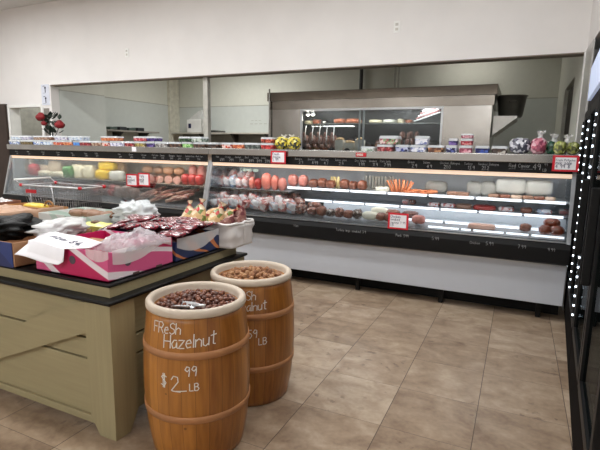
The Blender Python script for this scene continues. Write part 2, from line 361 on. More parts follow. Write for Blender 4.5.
# bulkhead wall above the counter opening, pier at its left end, wall left of the doorway
b = MB()
b.box(-7.0, XR, YW, YW+.15, 2.395, 3.65).box(-7.24, -7.0, YW, YW+.15, 0, 3.65).box(-8.06, -7.24, YW, YW+.15, 2.06, 3.65).box(XL, -8.06, YW, YW+.15, 0, 3.65)
struct('wall_back', b, white_wall)
struct('wall_left', MB().box(XL-.1, XL, YF, YK, 0, 3.65), white_wall)
struct('wall_front', MB().box(XL, 1.5, YF-.1, YF, 0, 3.65), white_wall)
struct('wall_right', MB().box(1.4, 1.5, YF, YK, 0, 3.65).box(XR, 1.4, YF, YW, 2.42, 3.65).box(XR, 1.4, YW, 5.42, 0, 3.65), white_wall)
struct('trim_1', MB().box(-7.0, XR, YW-.004, YW+.154, 2.385, 2.397), M('shadow_gap_trim', (120, 108, 96), .6))
struct('trim_2', MB().box(.478, .492, 4.79, 5.30, .0, 2.41).box(.466, .480, 5.27, 5.31, 0, 2.4), M('satin_steel_trim', (205, 204, 202), .42, .85, var=.05))
# kitchen behind
struct('wall_kitchen_left', MB().box(-7.1, -7.0, YW+.15, 6.39, 0, 3.3).box(-7.5, -7.1, 6.29, 6.39, 0, 3.3).box(-7.5, -7.4, 6.39, YK, 0, 3.3), kitchen_wall_m)
struct('wall_kitchen_back', MB().box(-7.5, 1.4, YK, YK+.1, 0, 3.3), kitchen_wall_m)
struct('wall_kitchen_right', MB().box(.48, .6, 5.42, 6.2, 0, 3.3).box(.48, .6, 7.45, YK, 0, 3.3).box(.48, .6, 6.2, 7.45, 2.3, 3.3), kitchen_wall_m)
struct('ceiling_kitchen', MB().box(-9.6, 1.5, YW+.15, YK+.1, 3.3, 3.4), M('kitchen_ceiling', (190, 188, 175), .9))
struct('trim_3', MB().box(-7.397, -7.39, 6.39, 8.89, 1.0, 2.36).box(-7.39, .479, 8.885, 8.899, 1.0, 2.34), frp)
struct('trim_4', MB().box(-7.398, -7.385, 6.39, 8.89, 2.36, 2.375).box(-7.39, .479, 8.88, 8.899, 2.34, 2.353).box(-6.999, -6.99, YW+.15, 6.38, 2.33, 2.342), M('panel_joint_strip', (170, 170, 160), .5))
struct('trim_5', MB().box(-6.998, -6.992, YW+.15, 6.39, .6, 2.33), frp)
struct('trim_6', MB().box(-7.44, -7.33, 8.55, 8.88, 0, 3.3), M('corner_column_paint', (214, 211, 196), .7))
struct('doorway_shade', MB().box(.52, .56, 6.22, 7.43, 0, 2.28), M('doorway_darkness', (58, 52, 44), .7))  # darkness of the open doorway painted on a flat sheet
# storeroom beyond the left doorway
struct('wall_storeroom', MB().box(-9.5, -7.5, 7.2, 7.3, 0, 3.3).box(-8.55, -8.5, YW+.15, 7.2, 0, 3.3), M('storeroom_wall', (186, 184, 176), .8))
struct('trim_7', MB().box(-8.11, -8.05, YW-.02, YW+.17, 0, 2.10).box(-7.25, -7.2, YW-.02, YW+.17, 0, 2.06).box(-8.06, -7.24, YW-.02, YW+.17, 2.055, 2.10), white_pl)
struct('door_2', MB().box(-9.25, -8.13, YW-.05, YW-.002, 0, 2.12), M('dark_brown_door', (58, 44, 36), .55, var=.15))
struct('trim_8', MB().box(-7.19, -7.06, YW-.006, YW-.001, 1.45, 2.03), M('grey_pier_strip', (128, 124, 118), .6))

def outlet(x, z, label):
    t = thing('wall_outlet', label, 'wall outlet', (x, YW, z))
    p = MB().box(x-.035, x+.035, YW-.008, YW, z-.06, z+.06, .003).build('cover_plate', white_pl, t)
    for d in (-.025, .025): MB().box(x-.016, x+.016, YW-.011, YW-.0082, z+d-.014, z+d+.014).build('socket', M('ivory_socket', (196, 192, 184), .5), p)
outlet(-1.345, 2.785, 'white wall outlet high on the bulkhead above the silver hood')
outlet(-5.31, 2.78, 'small white wall outlet on the bulkhead above the end of the left counter')

# paper notices on the pier
for z, lab in ((2.33, 'upper of two white paper notices with a black arrow on the pier'), (2.165, 'lower of two white paper notices with a black arrow on the pier')):
    p = MB().box(-7.215, -7.03, YW-.009, YW-.0005, z-.085, z+.078).build('paper_notice', notice_paper, None, (-7.115, YW-.007, z))
    tag(p, lab, 'notice', 'paper notices on the pier')
    m = MB(); write(m, '^', on_front(-7.135, YW-.0095, z-.05), .09, .02); write(m, 'oooo', on_front(-7.17, YW-.0095, z+.045), .02, .004); write(m, '-----', on_front(-7.18, YW-.0095, z-.07), .03, .006)
    m.build('notice_lettering', M('grey_print', (60, 62, 78), .8, var=0), p, (-7.115, YW-.007, z))

# lamps -----------------------------------------------------------------
lamp_glow = M('lamp_diffuser', (255, 250, 242), .5, var=0, emit=6)
def ceiling_lamp(x, y, z, power, lab, w=.3, l=1.2, col=(.955, .985, 1)):
    t = thing('ceiling_light', lab, 'ceiling light', (x, y, z), 'ceiling lights')
    MB().box(x-l/2-.02, x+l/2+.02, y-w/2-.02, y+w/2+.02, z-.06, z).build('housing', white_metal, t)
    MB().box(x-l/2, x+l/2, y-w/2, y+w/2, z-.07, z-.061).build('diffuser', lamp_glow, t)
    ld = bpy.data.lights.new('tube_light', 'AREA'); ld.shape = 'RECTANGLE'; ld.size = l; ld.size_y = w; ld.energy = power; ld.color = col
    lo = bpy.data.objects.new('tube_light', ld); C.objects.link(lo); lo.location = (x, y, z-.08); 
for i, (x, y, p) in enumerate([(-7.2, 3.3, 66), (-4.6, 3.3, 42), (-2.2, 3.3, 30), (-.4, 3.3, 14), (-5.6, 1.75, 22), (-3.0, 1.75, 22), (-.6, 1.75, 24), (-6.6, -3.0, 50), (-3.6, -3.0, 62), (-.9, -3.0, 60)]):
    ceiling_lamp(x, y, 3.65, p, 'long white ceiling light over the shop floor')
ceiling_lamp(-5.2, 7.5, 3.3, 46, 'white ceiling light over the kitchen', col=(1, .995, .97))
ceiling_lamp(-.9, 8.3, 3.3, 3, 'added fill light on the kitchen ceiling behind the steel cabinet', l=.8, col=(1, .97, .88))  # added fill lamp brightening the right side of the kitchen
ceiling_lamp(-8.0, 6.3, 3.3, 12, 'white ceiling light in the storeroom', l=.8)

w = bpy.data.worlds.new('room_air'); S.world = w; w.use_nodes = True
w.node_tree.nodes['Background'].inputs[0].default_value = (.9, .95, 1, 1); w.node_tree.nodes['Background'].inputs[1].default_value = .3

# ================================================================== DISPLAY TABLE
TX, TY, TB = -1.69, 1.51, 2.70      # right face, front face, back
TL = -4.35
t = thing('display_table', 'olive wooden display table with black edge trim and crossed front boards', 'table', ((TX+TL)/2, 2.1, 0))
def leg(x0, x1, y0, y1, sx, sy):
    m = MB(); c = .06
    m.prism([(x0, y0), (x1, y0), (x1, y1), (x0, y1)], .10, .702, 'z')
    # chamfered foot
    A = [m.bm.verts.new(q) for q in ((x0, y0, .10), (x1, y0, .10), (x1, y1, .10), (x0, y1, .10))]
    ins = [(x0+(c if sx > 0 else 0), y0+(0 if sy < 0 else c)), (x1-(c if sx < 0 else 0), y0+(0 if sy < 0 else c)), (x1-(c if sx < 0 else 0), y1-(c if sy < 0 else 0)), (x0+(c if sx > 0 else 0), y1-(c if sy < 0 else 0))]
    B = [m.bm.verts.new((a, bb, 0)) for a, bb in ins]
    for i in range(4): m.bm.faces.new((A[i], A[(i+1) % 4], B[(i+1) % 4], B[i]))
    m.bm.faces.new(B)
    return m.build('leg', olive_v, t)
leg(TX-.17, TX, TY, TY+.155, 1, -1); leg(TX-.17, TX, TB-.155, TB, 1, 1)
leg(TL, TL+.17, TY, TY+.155, -1, -1); leg(TL, TL+.17, TB-.155, TB, -1, 1)
fx0, fx1 = TL+.171, TX-.171
yb = TY+.035
for z0, z1, n in ((.495, .694, 1), (.383, .484, 1), (.075, .372, 1)):
    MB().box(fx0, fx1, yb, yb+.02, z0, z1, .003).build('front_board', olive, t)
    MB().box(TX-.055, TX-.035, TY+.156, TB-.156, z0, z1, .003).build('side_board', grain('olive_side_boards', (148, 137, 104), (158, 147, 112), 1), t)
MB().box(fx0, fx1, yb-.012, yb+.02, .035, .073, .003).build('bottom_rail', olive, t)
MB().box(fx0, fx1, yb+.03, yb+.05, .06, .69).build('inner_panel', M('dark_gap_backing', (46, 38, 26), .9), t)
MB().box(TX-.09, TX-.07, TY+.156, TB-.156, .06, .69).build('inner_panel', MATS['dark_gap_backing'], t)
sl = .41
xr = fx1-.002
m = MB().prism([(xr, .535), (xr, .690), (xr-.02, .690), (xr-1.1, .690-1.08*sl), (xr-1.1, .535-1.1*sl)], yb-.032, yb-.001, 'y'); m.build('diagonal_brace', olive, t)
m = MB(); m.lathe([(0, 0), (.011, 0), (.011, .006), (.006, .012), (0, .012)], seg=8)
for v in m.bm.verts: v.co = Vector((fx1-.012+v.co.x, yb-.001-v.co.z, .455+v.co.y))
m.build('bolt', steel_d, t)
MB().box(TL-.018, TX+.018, TY-.018, TB+.018, .703, .722, .007, 3).build('black_trim', black_pl, t)
MB().box(TL+.03, TX-.04, TY+.04, TB-.04, .7225, .7725).build('top_frame', olive, t)
MB().box(TL+.022, TX-.032, TY+.032, TB-.032, .773, .788, .006, 3).build('tabletop', black_pl, t)
TZ = .789

# ---- things on the table
def carton(name, label, x0, x1, y0, y1, z1, mat_out, loc_rot=0, wall=.006, lab2=None, group=None):
    t = thing(name, label, 'carton', ((x0+x1)/2, (y0+y1)/2, TZ), group)
    m = MB()
    m.box(x0, x1, y0, y0+wall, TZ, z1).box(x0, x1, y1-wall, y1, TZ, z1).box(x0, x0+wall, y0+wall, y1-wall, TZ, z1).box(x1-wall, x1, y0+wall, y1-wall, TZ, z1).box(x0, x1, y0, y1, TZ, TZ+wall)
    m.build('carton_body', mat_out, t)
    return t
def puff(mbd, x0, x1, y0, y1, z0, h, seed, nu=60, nv=48, amp=.42, edge=.35):
    """crumpled film heap"""
    def fn(u, v):
        e = min(1, min(u, 1-u)/edge)*min(1, min(v, 1-v)/edge); e = e**.5 if e > 0 else 0
        p = Vector((u*5+seed, v*5-seed, seed)); n = mnoise.noise(p)*.6+(1-2*abs(mnoise.noise(p*1.6)))*.35+(1-2*abs(mnoise.noise(p*3.3)))*.2
        return (x0+(x1-x0)*u+mnoise.noise(p*1.3)*.012, y0+(y1-y0)*v+mnoise.noise(p*1.5+Vector((9, 9, 0)))*.012, z0+h*e*(.75+amp*n*1.6)+.012*mnoise.noise(p*4))
    return mbd.grid(fn, nu, nv)
pinkprint = printed('pink_carton_print', (196, 28, 92), (236, 226, 232), (1.1, .7, 2.6), .8, 2.6, .43, (214, 90, 140))
t = carton('fruit_carton', 'pink and white printed carton holding puffy clear plastic at the table corner', -2.28, -1.757, 1.572, 2.035, .935, pinkprint)
em = MB()
for c, ax in ((( -2.0, 1.5712, .875), 'y'), ((-1.7562, 1.70, .868), 'x')):
    m = MB().lathe([(0, 0), (.022, 0), (.022, .0015), (0, .0015)], seg=20)
    for v in m.bm.verts:
        v.co = Vector((c[0]+v.co.x, c[1]-v.co.z, c[2]+v.co.y)) if ax == 'y' else Vector((c[0]+v.co.z, c[1]+v.co.x, c[2]+v.co.y))
    m.build('printed_emblem', M('grey_emblem', (84, 74, 84), .5), t)
m = MB(); write(m, 'www', lambda u, v: ((-1.7562, 1.68+u, .895+v), (1, 0, 0)), .03, .004); m.build('printed_lettering', chalk, t)
for y in (1.73, 1.90): MB().box(-1.7565, -1.7555, y, y+.045, .79, .803, .0).build('hand_slot', M('slot_shadow_brown', (92, 70, 66), .9), t)
MB().box(-2.26, -2.12, 1.60, 1.92, .90, .906).build('inner_flap', cardboard, t)
m = MB(); puff(m, -1.97, -1.745, 1.64, 2.03, .92, .075, 3.3); m.build('plastic_liner', milky, t, smooth=True)
m = MB()
m.grid(lambda u, v: (-1.90+.155*u, 1.5695-.004*abs(math.sin(u*9)), .945-.045*v*(0.3+abs(math.sin(u*2.2+.4)))), 24, 4); m.build('plastic_overhang', clear2, t, smooth=True)
m = MB()
m.grid(lambda u, v: (-1.7535+.004*abs(math.sin(u*11)), 1.60+.42*u, .945-.06*v*(0.4+abs(math.sin(u*2.7+.9)))), 24, 4); m.build('plastic_overhang', clear2, t, smooth=True)

# blue box at the left edge of the view
t = carton('produce_carton', 'blue printed carton with brown cardboard side at the left end of the pink carton', -3.02, -2.40, 1.535, 2.04, .925, cardboard)
MB().box(-3.02, -2.412, 1.531, 1.5345, TZ, .925).build('printed_front', printed('blue_carton_print', (28, 44, 98), (36, 58, 120), (1, 1, 1), 2, 4, .5), t)
MB().box(-2.66, -2.52, 1.5278, 1.5305, .855, .925).build('white_patch', paper, t)
m = MB()
m.blob((-2.76, 1.74, .955), (.215, .175, .062), 2.2, .5, 2.8, 4, 5); o = m.build('black_bag', M('black_bag_film', (8, 8, 9), .55, var=0, bump=.8, bscale=22, spec=.22), None, (-2.76, 1.74, .925), smooth=True)
tag(o, 'black plastic bag slumped in the blue carton', 'plastic bag')
m = MB(); m.blob((-2.44, 1.86, .955), (.10, .15, .055), 2.2, .45, 3, 4, 9); o = m.build('white_bag', film('white_bag_film', (232, 232, 232), .25, .35), None, (-2.44, 1.86, .9), smooth=True)
tag(o, 'crumpled white plastic bag beside the black bag', 'plastic bag')
# handwritten sheet laid across both
SHEET = [Vector(q) for q in ((-2.345, 1.50, .878), (-2.05, 1.525, .850), (-1.885, 1.66, .962), (-2.44, 1.77, .962))]
def sheet(u, v):
    L_, B_, R_, T_ = SHEET
    p = L_.lerp(B_, u).lerp(T_.lerp(R_, u), v); p.z += .03*math.sin(PI*min(1, v*1.2))*math.sin(PI*u)+.004*math.sin(u*7+v*3)
    if p.y > 1.545 and p.x > -2.30: p.z = max(p.z, .943+.01*math.sin(u*5))
    return p
m = MB(); m.grid(sheet, 28, 24); o = m.build('price_sheet', paper, None, (-2.2, 1.6, .945), smooth=True, solid=.0015)
tag(o, 'white paper sheet with dark handwriting lying over the carton edges', 'paper sign')
m = MB()
def onsheet(u, v):
    p = sheet(.30+u/.46, .62+v/.30); p.z += .0015; return p, (0, 0, 1)
write(m, 'mzai 84', onsheet, .060, .0070, depth=.001); write(m, '=', lambda u, v: onsheet(u+.235, v-.005), .045, .006); write(m, '--', lambda u, v: onsheet(u+.235, v-.05), .04, .005)
m.build('hand_lettering', ink, o, (-2.2, 1.6, .945))

# brown lined carton
t = carton('paper_lined_carton', 'large brown carton lined with crumpled paper behind the black bag', -3.98, -3.27, 1.98, 2.50, .93, cardboard)
m = MB()
def lip(u, v): 
    return (-3.265+.012*mnoise.noise(Vector((u*6, v*4, 1))), 1.965+.55*u, .965-.11*v+.01*mnoise.noise(Vector((u*8, 0, 3))))
m.grid(lip, 24, 6); m.build('paper_liner', M('tan_liner_paper', (186, 150, 124), .6, var=.12, scale=9), t, smooth=True, solid=.003)
m = MB(); puff(m, -3.95, -3.29, 2.0, 2.48, .90, .06, 6.1); m.build('paper_wrap', MATS['tan_liner_paper'], t, smooth=True)
t = carton('shallow_carton', 'small brown carton at the rear left corner of the table', -4.33, -4.0, 2.30, 2.66, .95, M('reddish_cardboard', (136, 88, 66), .8, var=.15))
m = MB(); puff(m, -4.31, -4.02, 2.32, 2.64, .93, .045, 8.4); m.build('plastic_liner', clear2, t, smooth=True)
t = carton('yellow_goods_carton', 'brown carton with yellow packets behind the lined carton', -3.98, -3.42, 2.51, 2.68, .93, M('orange_cardboard', (186, 134, 84), .8, var=.12))
m = MB(); m.blob((-3.72, 2.60, .92), (.13, .06, .03), 2.5, .15, 3, 3, 2); m.build('yellow_packets', M('yellow_packet', (226, 190, 60), .4), t, smooth=True)
m = MB(); m.tube([(-3.55+.055*math.cos(a*PI/10), 2.6, .925+.05*math.sin(a*PI/10)) for a in range(11)], .008); o = m.build('basket_handle', M('cane_brown', (150, 106, 58), .6), None, (-3.55, 2.6, .925), smooth=True)
tag(o, 'curved cane handle sticking up beside the yellow packets', 'handle loop')
# white carton with grey print, brown goods
t = carton('white_carton', 'white carton with pale green print and brown packets inside', -3.21, -2.73, 2.26, 2.66, .945, printed('white_carton_print', (226, 228, 224), (196, 214, 204), (2, 2, 3), 1.6, 5, .62))
for k in range(4):
    m = MB(); m.blob((-3.08+.1*k, 2.50+.03*(k % 2), .925), (.07, .06, .03), 2.4, .2, 3, 3, k); m.build('brown_packet', M('brown_packet', (140, 104, 80), .5), t, smooth=True)
# yellow green pack
t = carton('yellow_lidded_box', 'pale yellow box with a brown picture among white plastic', -2.62, -2.37, 2.10, 2.24, .93, M('pale_yellow_card', (226, 218, 120), .5, var=.1))
m = MB(); puff(m, -2.62, -2.37, 2.10, 2.24, .925, .02, 1.4, 12, 8); m.build('lid_sheet', M('pale_yellow_film', (222, 218, 130), .35, var=.15, scale=14), t, smooth=True)
m = MB(); m.blob((-2.50, 2.16, .945), (.035, .025, .012), 2.2, .2, 3, 2, 3); m.build('picture_patch', M('brown_print', (96, 62, 40), .5), t, smooth=True)

# blue carton with dark red candy packs
bl = printed('navy_carton_print', (30, 48, 92), (200, 122, 72), (3, 3, 6), 1.3, 6, .86)
t = carton('candy_carton', 'navy printed carton heaped with dark red candy packets', -2.36, -1.745, 2.05, 2.478, .905, bl)
m = MB(); puff(m, -2.35, -1.755, 2.06, 2.47, .86, .06, 2.7); m.build('packet_bed', M('wine_red_bed', (96, 22, 34), .4), t, smooth=True)
m = MB(); m.grid(lambda u, v: (-1.7425+.005*abs(math.sin(u*13)), 2.06+.41*u, .925-.10*v*(.35+.6*abs(math.sin(u*3+.3)))), 26, 5); m.build('plastic_overhang', clear2, t, smooth=True)
cmat = speckle('dark_red_packet', [(122, 18, 38), (140, 24, 44), (104, 14, 30), (216, 200, 204), (128, 20, 40), (38, 30, 50)], 26, .25, .5, (1, 3.5, 1))
def packet(lx, ly, lz, seed):
    m = MB()
    def f(sg):
        return lambda u, v: ((u-.5)*lx, (v-.5)*ly*(1-.1*math.sin(u*PI)), sg*lz*.5*(max(0, math.sin(u*PI)*math.sin(v*PI)))**.5*(1+.25*mnoise.noise(Vector((u*4, v*4, seed))))+.004*mnoise.noise(Vector((u*6, v*6, seed+4))))
    m.grid(f(1), 12, 8); m.grid(f(-1), 12, 8); bmesh.ops.remove_doubles(m.bm, verts=m.bm.verts[:], dist=.0004)
    return m
first = packet(.20, .13, .035, 1).build('candy_packet', cmat, smooth=True)
G = 'dark red candy packets in the navy carton'; LB = 'dark red candy packet with white print heaped in the navy carton'
tag(first, LB, 'candy packet', G)
k = 0
for i in range(4):
    for j in range(4):
        o = first if k == 0 else copy_tree(first)
        o.location = (-2.27+.145*i+random.uniform(-.02, .02), 2.11+.105*j+random.uniform(-.015, .015), .935+.014*(k % 3)+.03*math.sin(PI*(i+.5)/4)*math.sin(PI*(j+.7)/4))
        o.rotation_euler = (random.uniform(-.2, .2), random.uniform(-.25, .1), random.uniform(-.7, .7)); k += 1
# big clear bag behind them
m = MB(); m.blob((-2.54, 2.56, .945), (.165, .12, .095), 2.2, .45, 4, 4, 14)
o = m.build('clear_bag', film('frosted_bag_film', (232, 236, 238), .3, .22), None, (-2.54, 2.56, .86), smooth=True); tag(o, 'big crumpled clear plastic bag between the white carton and red packets', 'plastic bag')
# bag lined box at the far corner, wrapped sweets
x0, x1, y0, y1, z1 = -2.15, -1.655, 2.49, 2.78, .945
t = thing('bag_lined_box', 'white bag lined box at the far table corner full of wrapped sweets', 'box', (-1.9, 2.62, TZ))
m = MB()
def wrap(u, v):
    a = u*2*PI; cx, cy = (x0+x1)/2, (y0+y1)/2; e = 11
    k = (abs(math.cos(a))**e+abs(math.sin(a))**e)**(-1/e)
    f = 1+.11*(.3+.7*v)*mnoise.noise(Vector((math.cos(a)*3, math.sin(a)*3, v*3)))
    return (cx+(x1-x0)/2*k*math.cos(a)*f, cy+(y1-y0)/2*k*math.sin(a)*f, TZ+.002+(z1-TZ)*v+.012*v*mnoise.noise(Vector((math.cos(a)*4, math.sin(a)*4, 7))))
m.grid(wrap, 64, 10)
m.build('bag_liner', film('white_liner_film', (226, 222, 220), .08, .35), t, smooth=True, solid=.004)
m = MB()
m.tube([Vector(wrap(u/48, 1))+Vector((0, 0, .002)) for u in range(49)], .009, 8); m.build('rolled_bag_edge', M('white_bag_roll', (228, 225, 222), .4), t, smooth=True)
sw = [speckle('sweet_wrap_a', [(216, 180, 130), (190, 50, 40), (232, 214, 180), (110, 130, 60)], 30), speckle('sweet_wrap_b', [(208, 164, 110), (226, 206, 176), (170, 40, 50)], 34), speckle('sweet_wrap_c', [(150, 100, 90), (120, 60, 64), (200, 160, 150)], 40)]
def cone_bag(h, r, ang, seed):
    m = MB(); m.lathe([(0, 0), (r, .01), (r*.95, h*.3), (r*.6, h*.65), (r*.14, h*.85), (r*.35, h)], seg=14)
    for v in m.bm.verts:
        v.co += Vector((mnoise.noise(v.co*30+Vector((seed, 0, 0))), mnoise.noise(v.co*30+Vector((0, seed, 0))), 0))*.008
    return m
spots = [(-2.10, 2.60, 0), (-2.04, 2.70, 1), (-2.0, 2.57, 0), (-1.95, 2.69, 1), (-1.89, 2.60, 0), (-1.87, 2.71, 0), (-1.80, 2.62, 2), (-1.76, 2.70, 2)]
for i, (x, y, c) in enumerate(spots):
    o = cone_bag(.20, .062, 0, i).build('wrapped_sweet', sw[c], None, (0, 0, 0), smooth=True)
    tag(o, ['colourful cellophane sweet twist standing in the white bag lined box', 'tan and cream sweet twist standing in the white bag lined box', 'brown red sweet twist at the right end of the bag lined box'][c], 'wrapped sweet', ['colourful sweet twists', 'tan sweet twists', 'brown sweet twists'][c])
    o.location = (x, y, .875 + .012*(i % 3)); o.rotation_euler = (random.uniform(-.4, .4), random.uniform(-.2, .9), 0)
MB().box(x0+.03, x1-.03, y0+.03, y1-.03, TZ+.004, .878).build('sweets_bed', sw[1], t)

# ================================================================== BARRELS
stv = stave_mat('barrel_staves', (186, 124, 52), (122, 70, 22))
hoop_m = M('hoop_wood', (170, 118, 76), .55, var=.15, scale=10)
rim_m = M('cream_rim', (198, 184, 167), .5, var=.04)
BR = [(.222, .0), (.237, .08), (.247, .16), (.2545, .26), (.257, .36), (.255, .46), (.248, .56), (.239, .64), (.231, .708)]
def brad(z):
    for (ra, za), (rb, zb) in zip(BR, BR[1:]):
        if za <= z <= zb: return ra+(rb-ra)*(z-za)/(zb-za)
    return .231
def barrel(cx, cy, label, lines, fill):
    t = thing('nut_barrel', label, 'barrel', (cx, cy, 0))
    prof = [(0, .012), (.215, .012), (.215, 0)]+[(BR[0][0]-.006, 0)]
    n = 24
    prof += [(brad(.708*i/n), .004+.704*i/n) for i in range(n+1)]+[(.20, .706), (.20, .60), (0, .60)]
    MB().lathe(prof, (cx, cy, 0), 78).build('staves', stv, t, smooth=True)
    a = [(.205, .7065), (.234, .7065), (.237, .711), (.238, .722), (.236, .735), (.230, .742), (.222, .745), (.213, .743), (.206, .737), (.202, .725), (.197, .64), (.193, .64)]
    MB().lathe(a, (cx, cy, 0), 72, closed=True).build('rim', rim_m, t, smooth=True)
    for z in (.54, .235):
        r1 = brad(z)
        MB().lathe([(brad(z-.017)-.004, z-.017), (brad(z-.016)+.0045, z-.0155), (r1+.005, z), (brad(z+.016)+.0045, z+.0155), (brad(z+.017)-.004, z+.017)], (cx, cy, 0), 72, closed=True).build('hoop', hoop_m, t, smooth=True)
    MB().lathe([(0, .601), (.1925, .601), (.1925, .672), (.15, .682), (.08, .695), (0, .70)], (cx, cy, 0), 40).build('fill_base', fill, t, smooth=True)
    m = MB()
    for text, th0, z0, size, tr, tilt in lines:
        def fn(u, v, th0=th0, z0=z0, tilt=tilt):
            z = z0+v+tilt*u; r = brad(max(0, min(.7, z)))+.0012; th = math.radians(th0)+u/r
            return (cx+r*math.cos(th), cy+r*math.sin(th), z), (math.cos(th), math.sin(th), 0)
        write(m, text, fn, size, .0048 if size > .05 else .0044, tr)
    m.build('chalk_lettering', chalk, t)
    return t
barrel(-1.36, 1.74, 'wooden barrel of hazelnuts chalked with a price, nearest the table corner', [
    ('FReSh', -103, .632, .050, .10, .05), ('Hazelnut', -88, .572, .060, .09, .07), ('$', -91, .392, .062, .1, 0), ('2', -79, .378, .072, .1, .0), ('99', -65, .450, .046, .14, .06), ('LB', -60.5, .384, .034, .14, .03), ('_', -74, .386, .06, .1, .02)], M('hazelnut_bed', (70, 40, 30), .6))
barrel(-1.372, 2.27, 'wooden barrel of walnuts with chalk writing behind the hazelnut barrel', [
    ('FReSh', -87, .632, .050, .10, .03), ('walnut', -73, .572, .050, .08, .08), ('$', -100, .40, .062, .1, 0), ('2', -88, .378, .075, .1, .0), ('59', -63.5, .425, .046, .14, .06), ('LB', -50, .385, .038, .14, .05), ('_', -84, .386, .05, .1, .02)], M('walnut_bed', (110, 72, 46), .6))
def nuts(cx, cy, n, rad, mats, name, label, grp, seed):
    rnd = random.Random(seed)
    protos = []
    for k in range(3):
        m = MB(); m.blob((0, 0, 0), (rad, rad*.96, rad*1.04), 2, .10, 2.4, 2, seed+k); protos.append(m.build(name, mats[k], smooth=True))
    pts = []; tries = 0
    layers = [(0.0, n)]
    while len(pts) < n and tries < 60000:
        tries += 1
        r = .181*math.sqrt(rnd.random()); a = rnd.random()*2*PI; x, y = r*math.cos(a), r*math.sin(a)
        z = .684+.026*(1-(r/.195)**2)+rnd.choice((0, 0, .012, .02))*rnd.random()
        if all((x-q[0])**2+(y-q[1])**2+(z-q[2])**2 > (rad*1.72)**2 for q in pts): pts.append((x, y, z))
    used = set()
    for i, p in enumerate(pts):
        k = i % 3
        o = protos[k] if k not in used else copy_tree(protos[k]); used.add(k)
        o.location = (cx+p[0], cy+p[1], p[2]); o.rotation_euler = (rnd.random()*6, rnd.random()*6, rnd.random()*6)
        tag(o, label, 'nut', grp)
nuts(-1.36, 1.74, 290, .0125, [M('hazelnut_a', (104, 58, 40), .4, coat=.2), M('hazelnut_b', (84, 46, 34), .4, coat=.2), M('hazelnut_c', (124, 74, 52), .4, coat=.2)], 'hazelnut', 'dark brown hazelnut lying in the hazelnut barrel', 'hazelnuts in the barrel', 3)
nuts(-1.372, 2.27, 230, .0155, [M('walnut_a', (160, 112, 74), .55, bump=.8, bscale=60), M('walnut_b', (138, 92, 60), .55, bump=.8, bscale=60), M('walnut_c', (178, 132, 92), .55, bump=.8, bscale=60)], 'walnut', 'tan walnut lying in the walnut barrel', 'walnuts in the barrel', 8)
# steel scoop lying on the hazelnuts
t = thing('scoop', 'small shiny steel scoop lying on the hazelnuts', 'scoop', (-1.30, 1.62, .72))
m = MB()
m.grid(lambda u, v: (-1.37+.085*u, 1.615+.032*math.cos(v*PI)*(1-.25*u*u), .737-.022*math.sin(v*PI)+.01*u), 12, 10); m.build('bowl', M('mirror_steel', (200, 202, 205), .38, .9, var=0), t, smooth=True, solid=.002)
MB().tube([(-1.285, 1.615, .741), (-1.25, 1.62, .744), (-1.225, 1.625, .744)], .008, 10).build('scoop_handle', MATS['mirror_steel'], t, smooth=True)
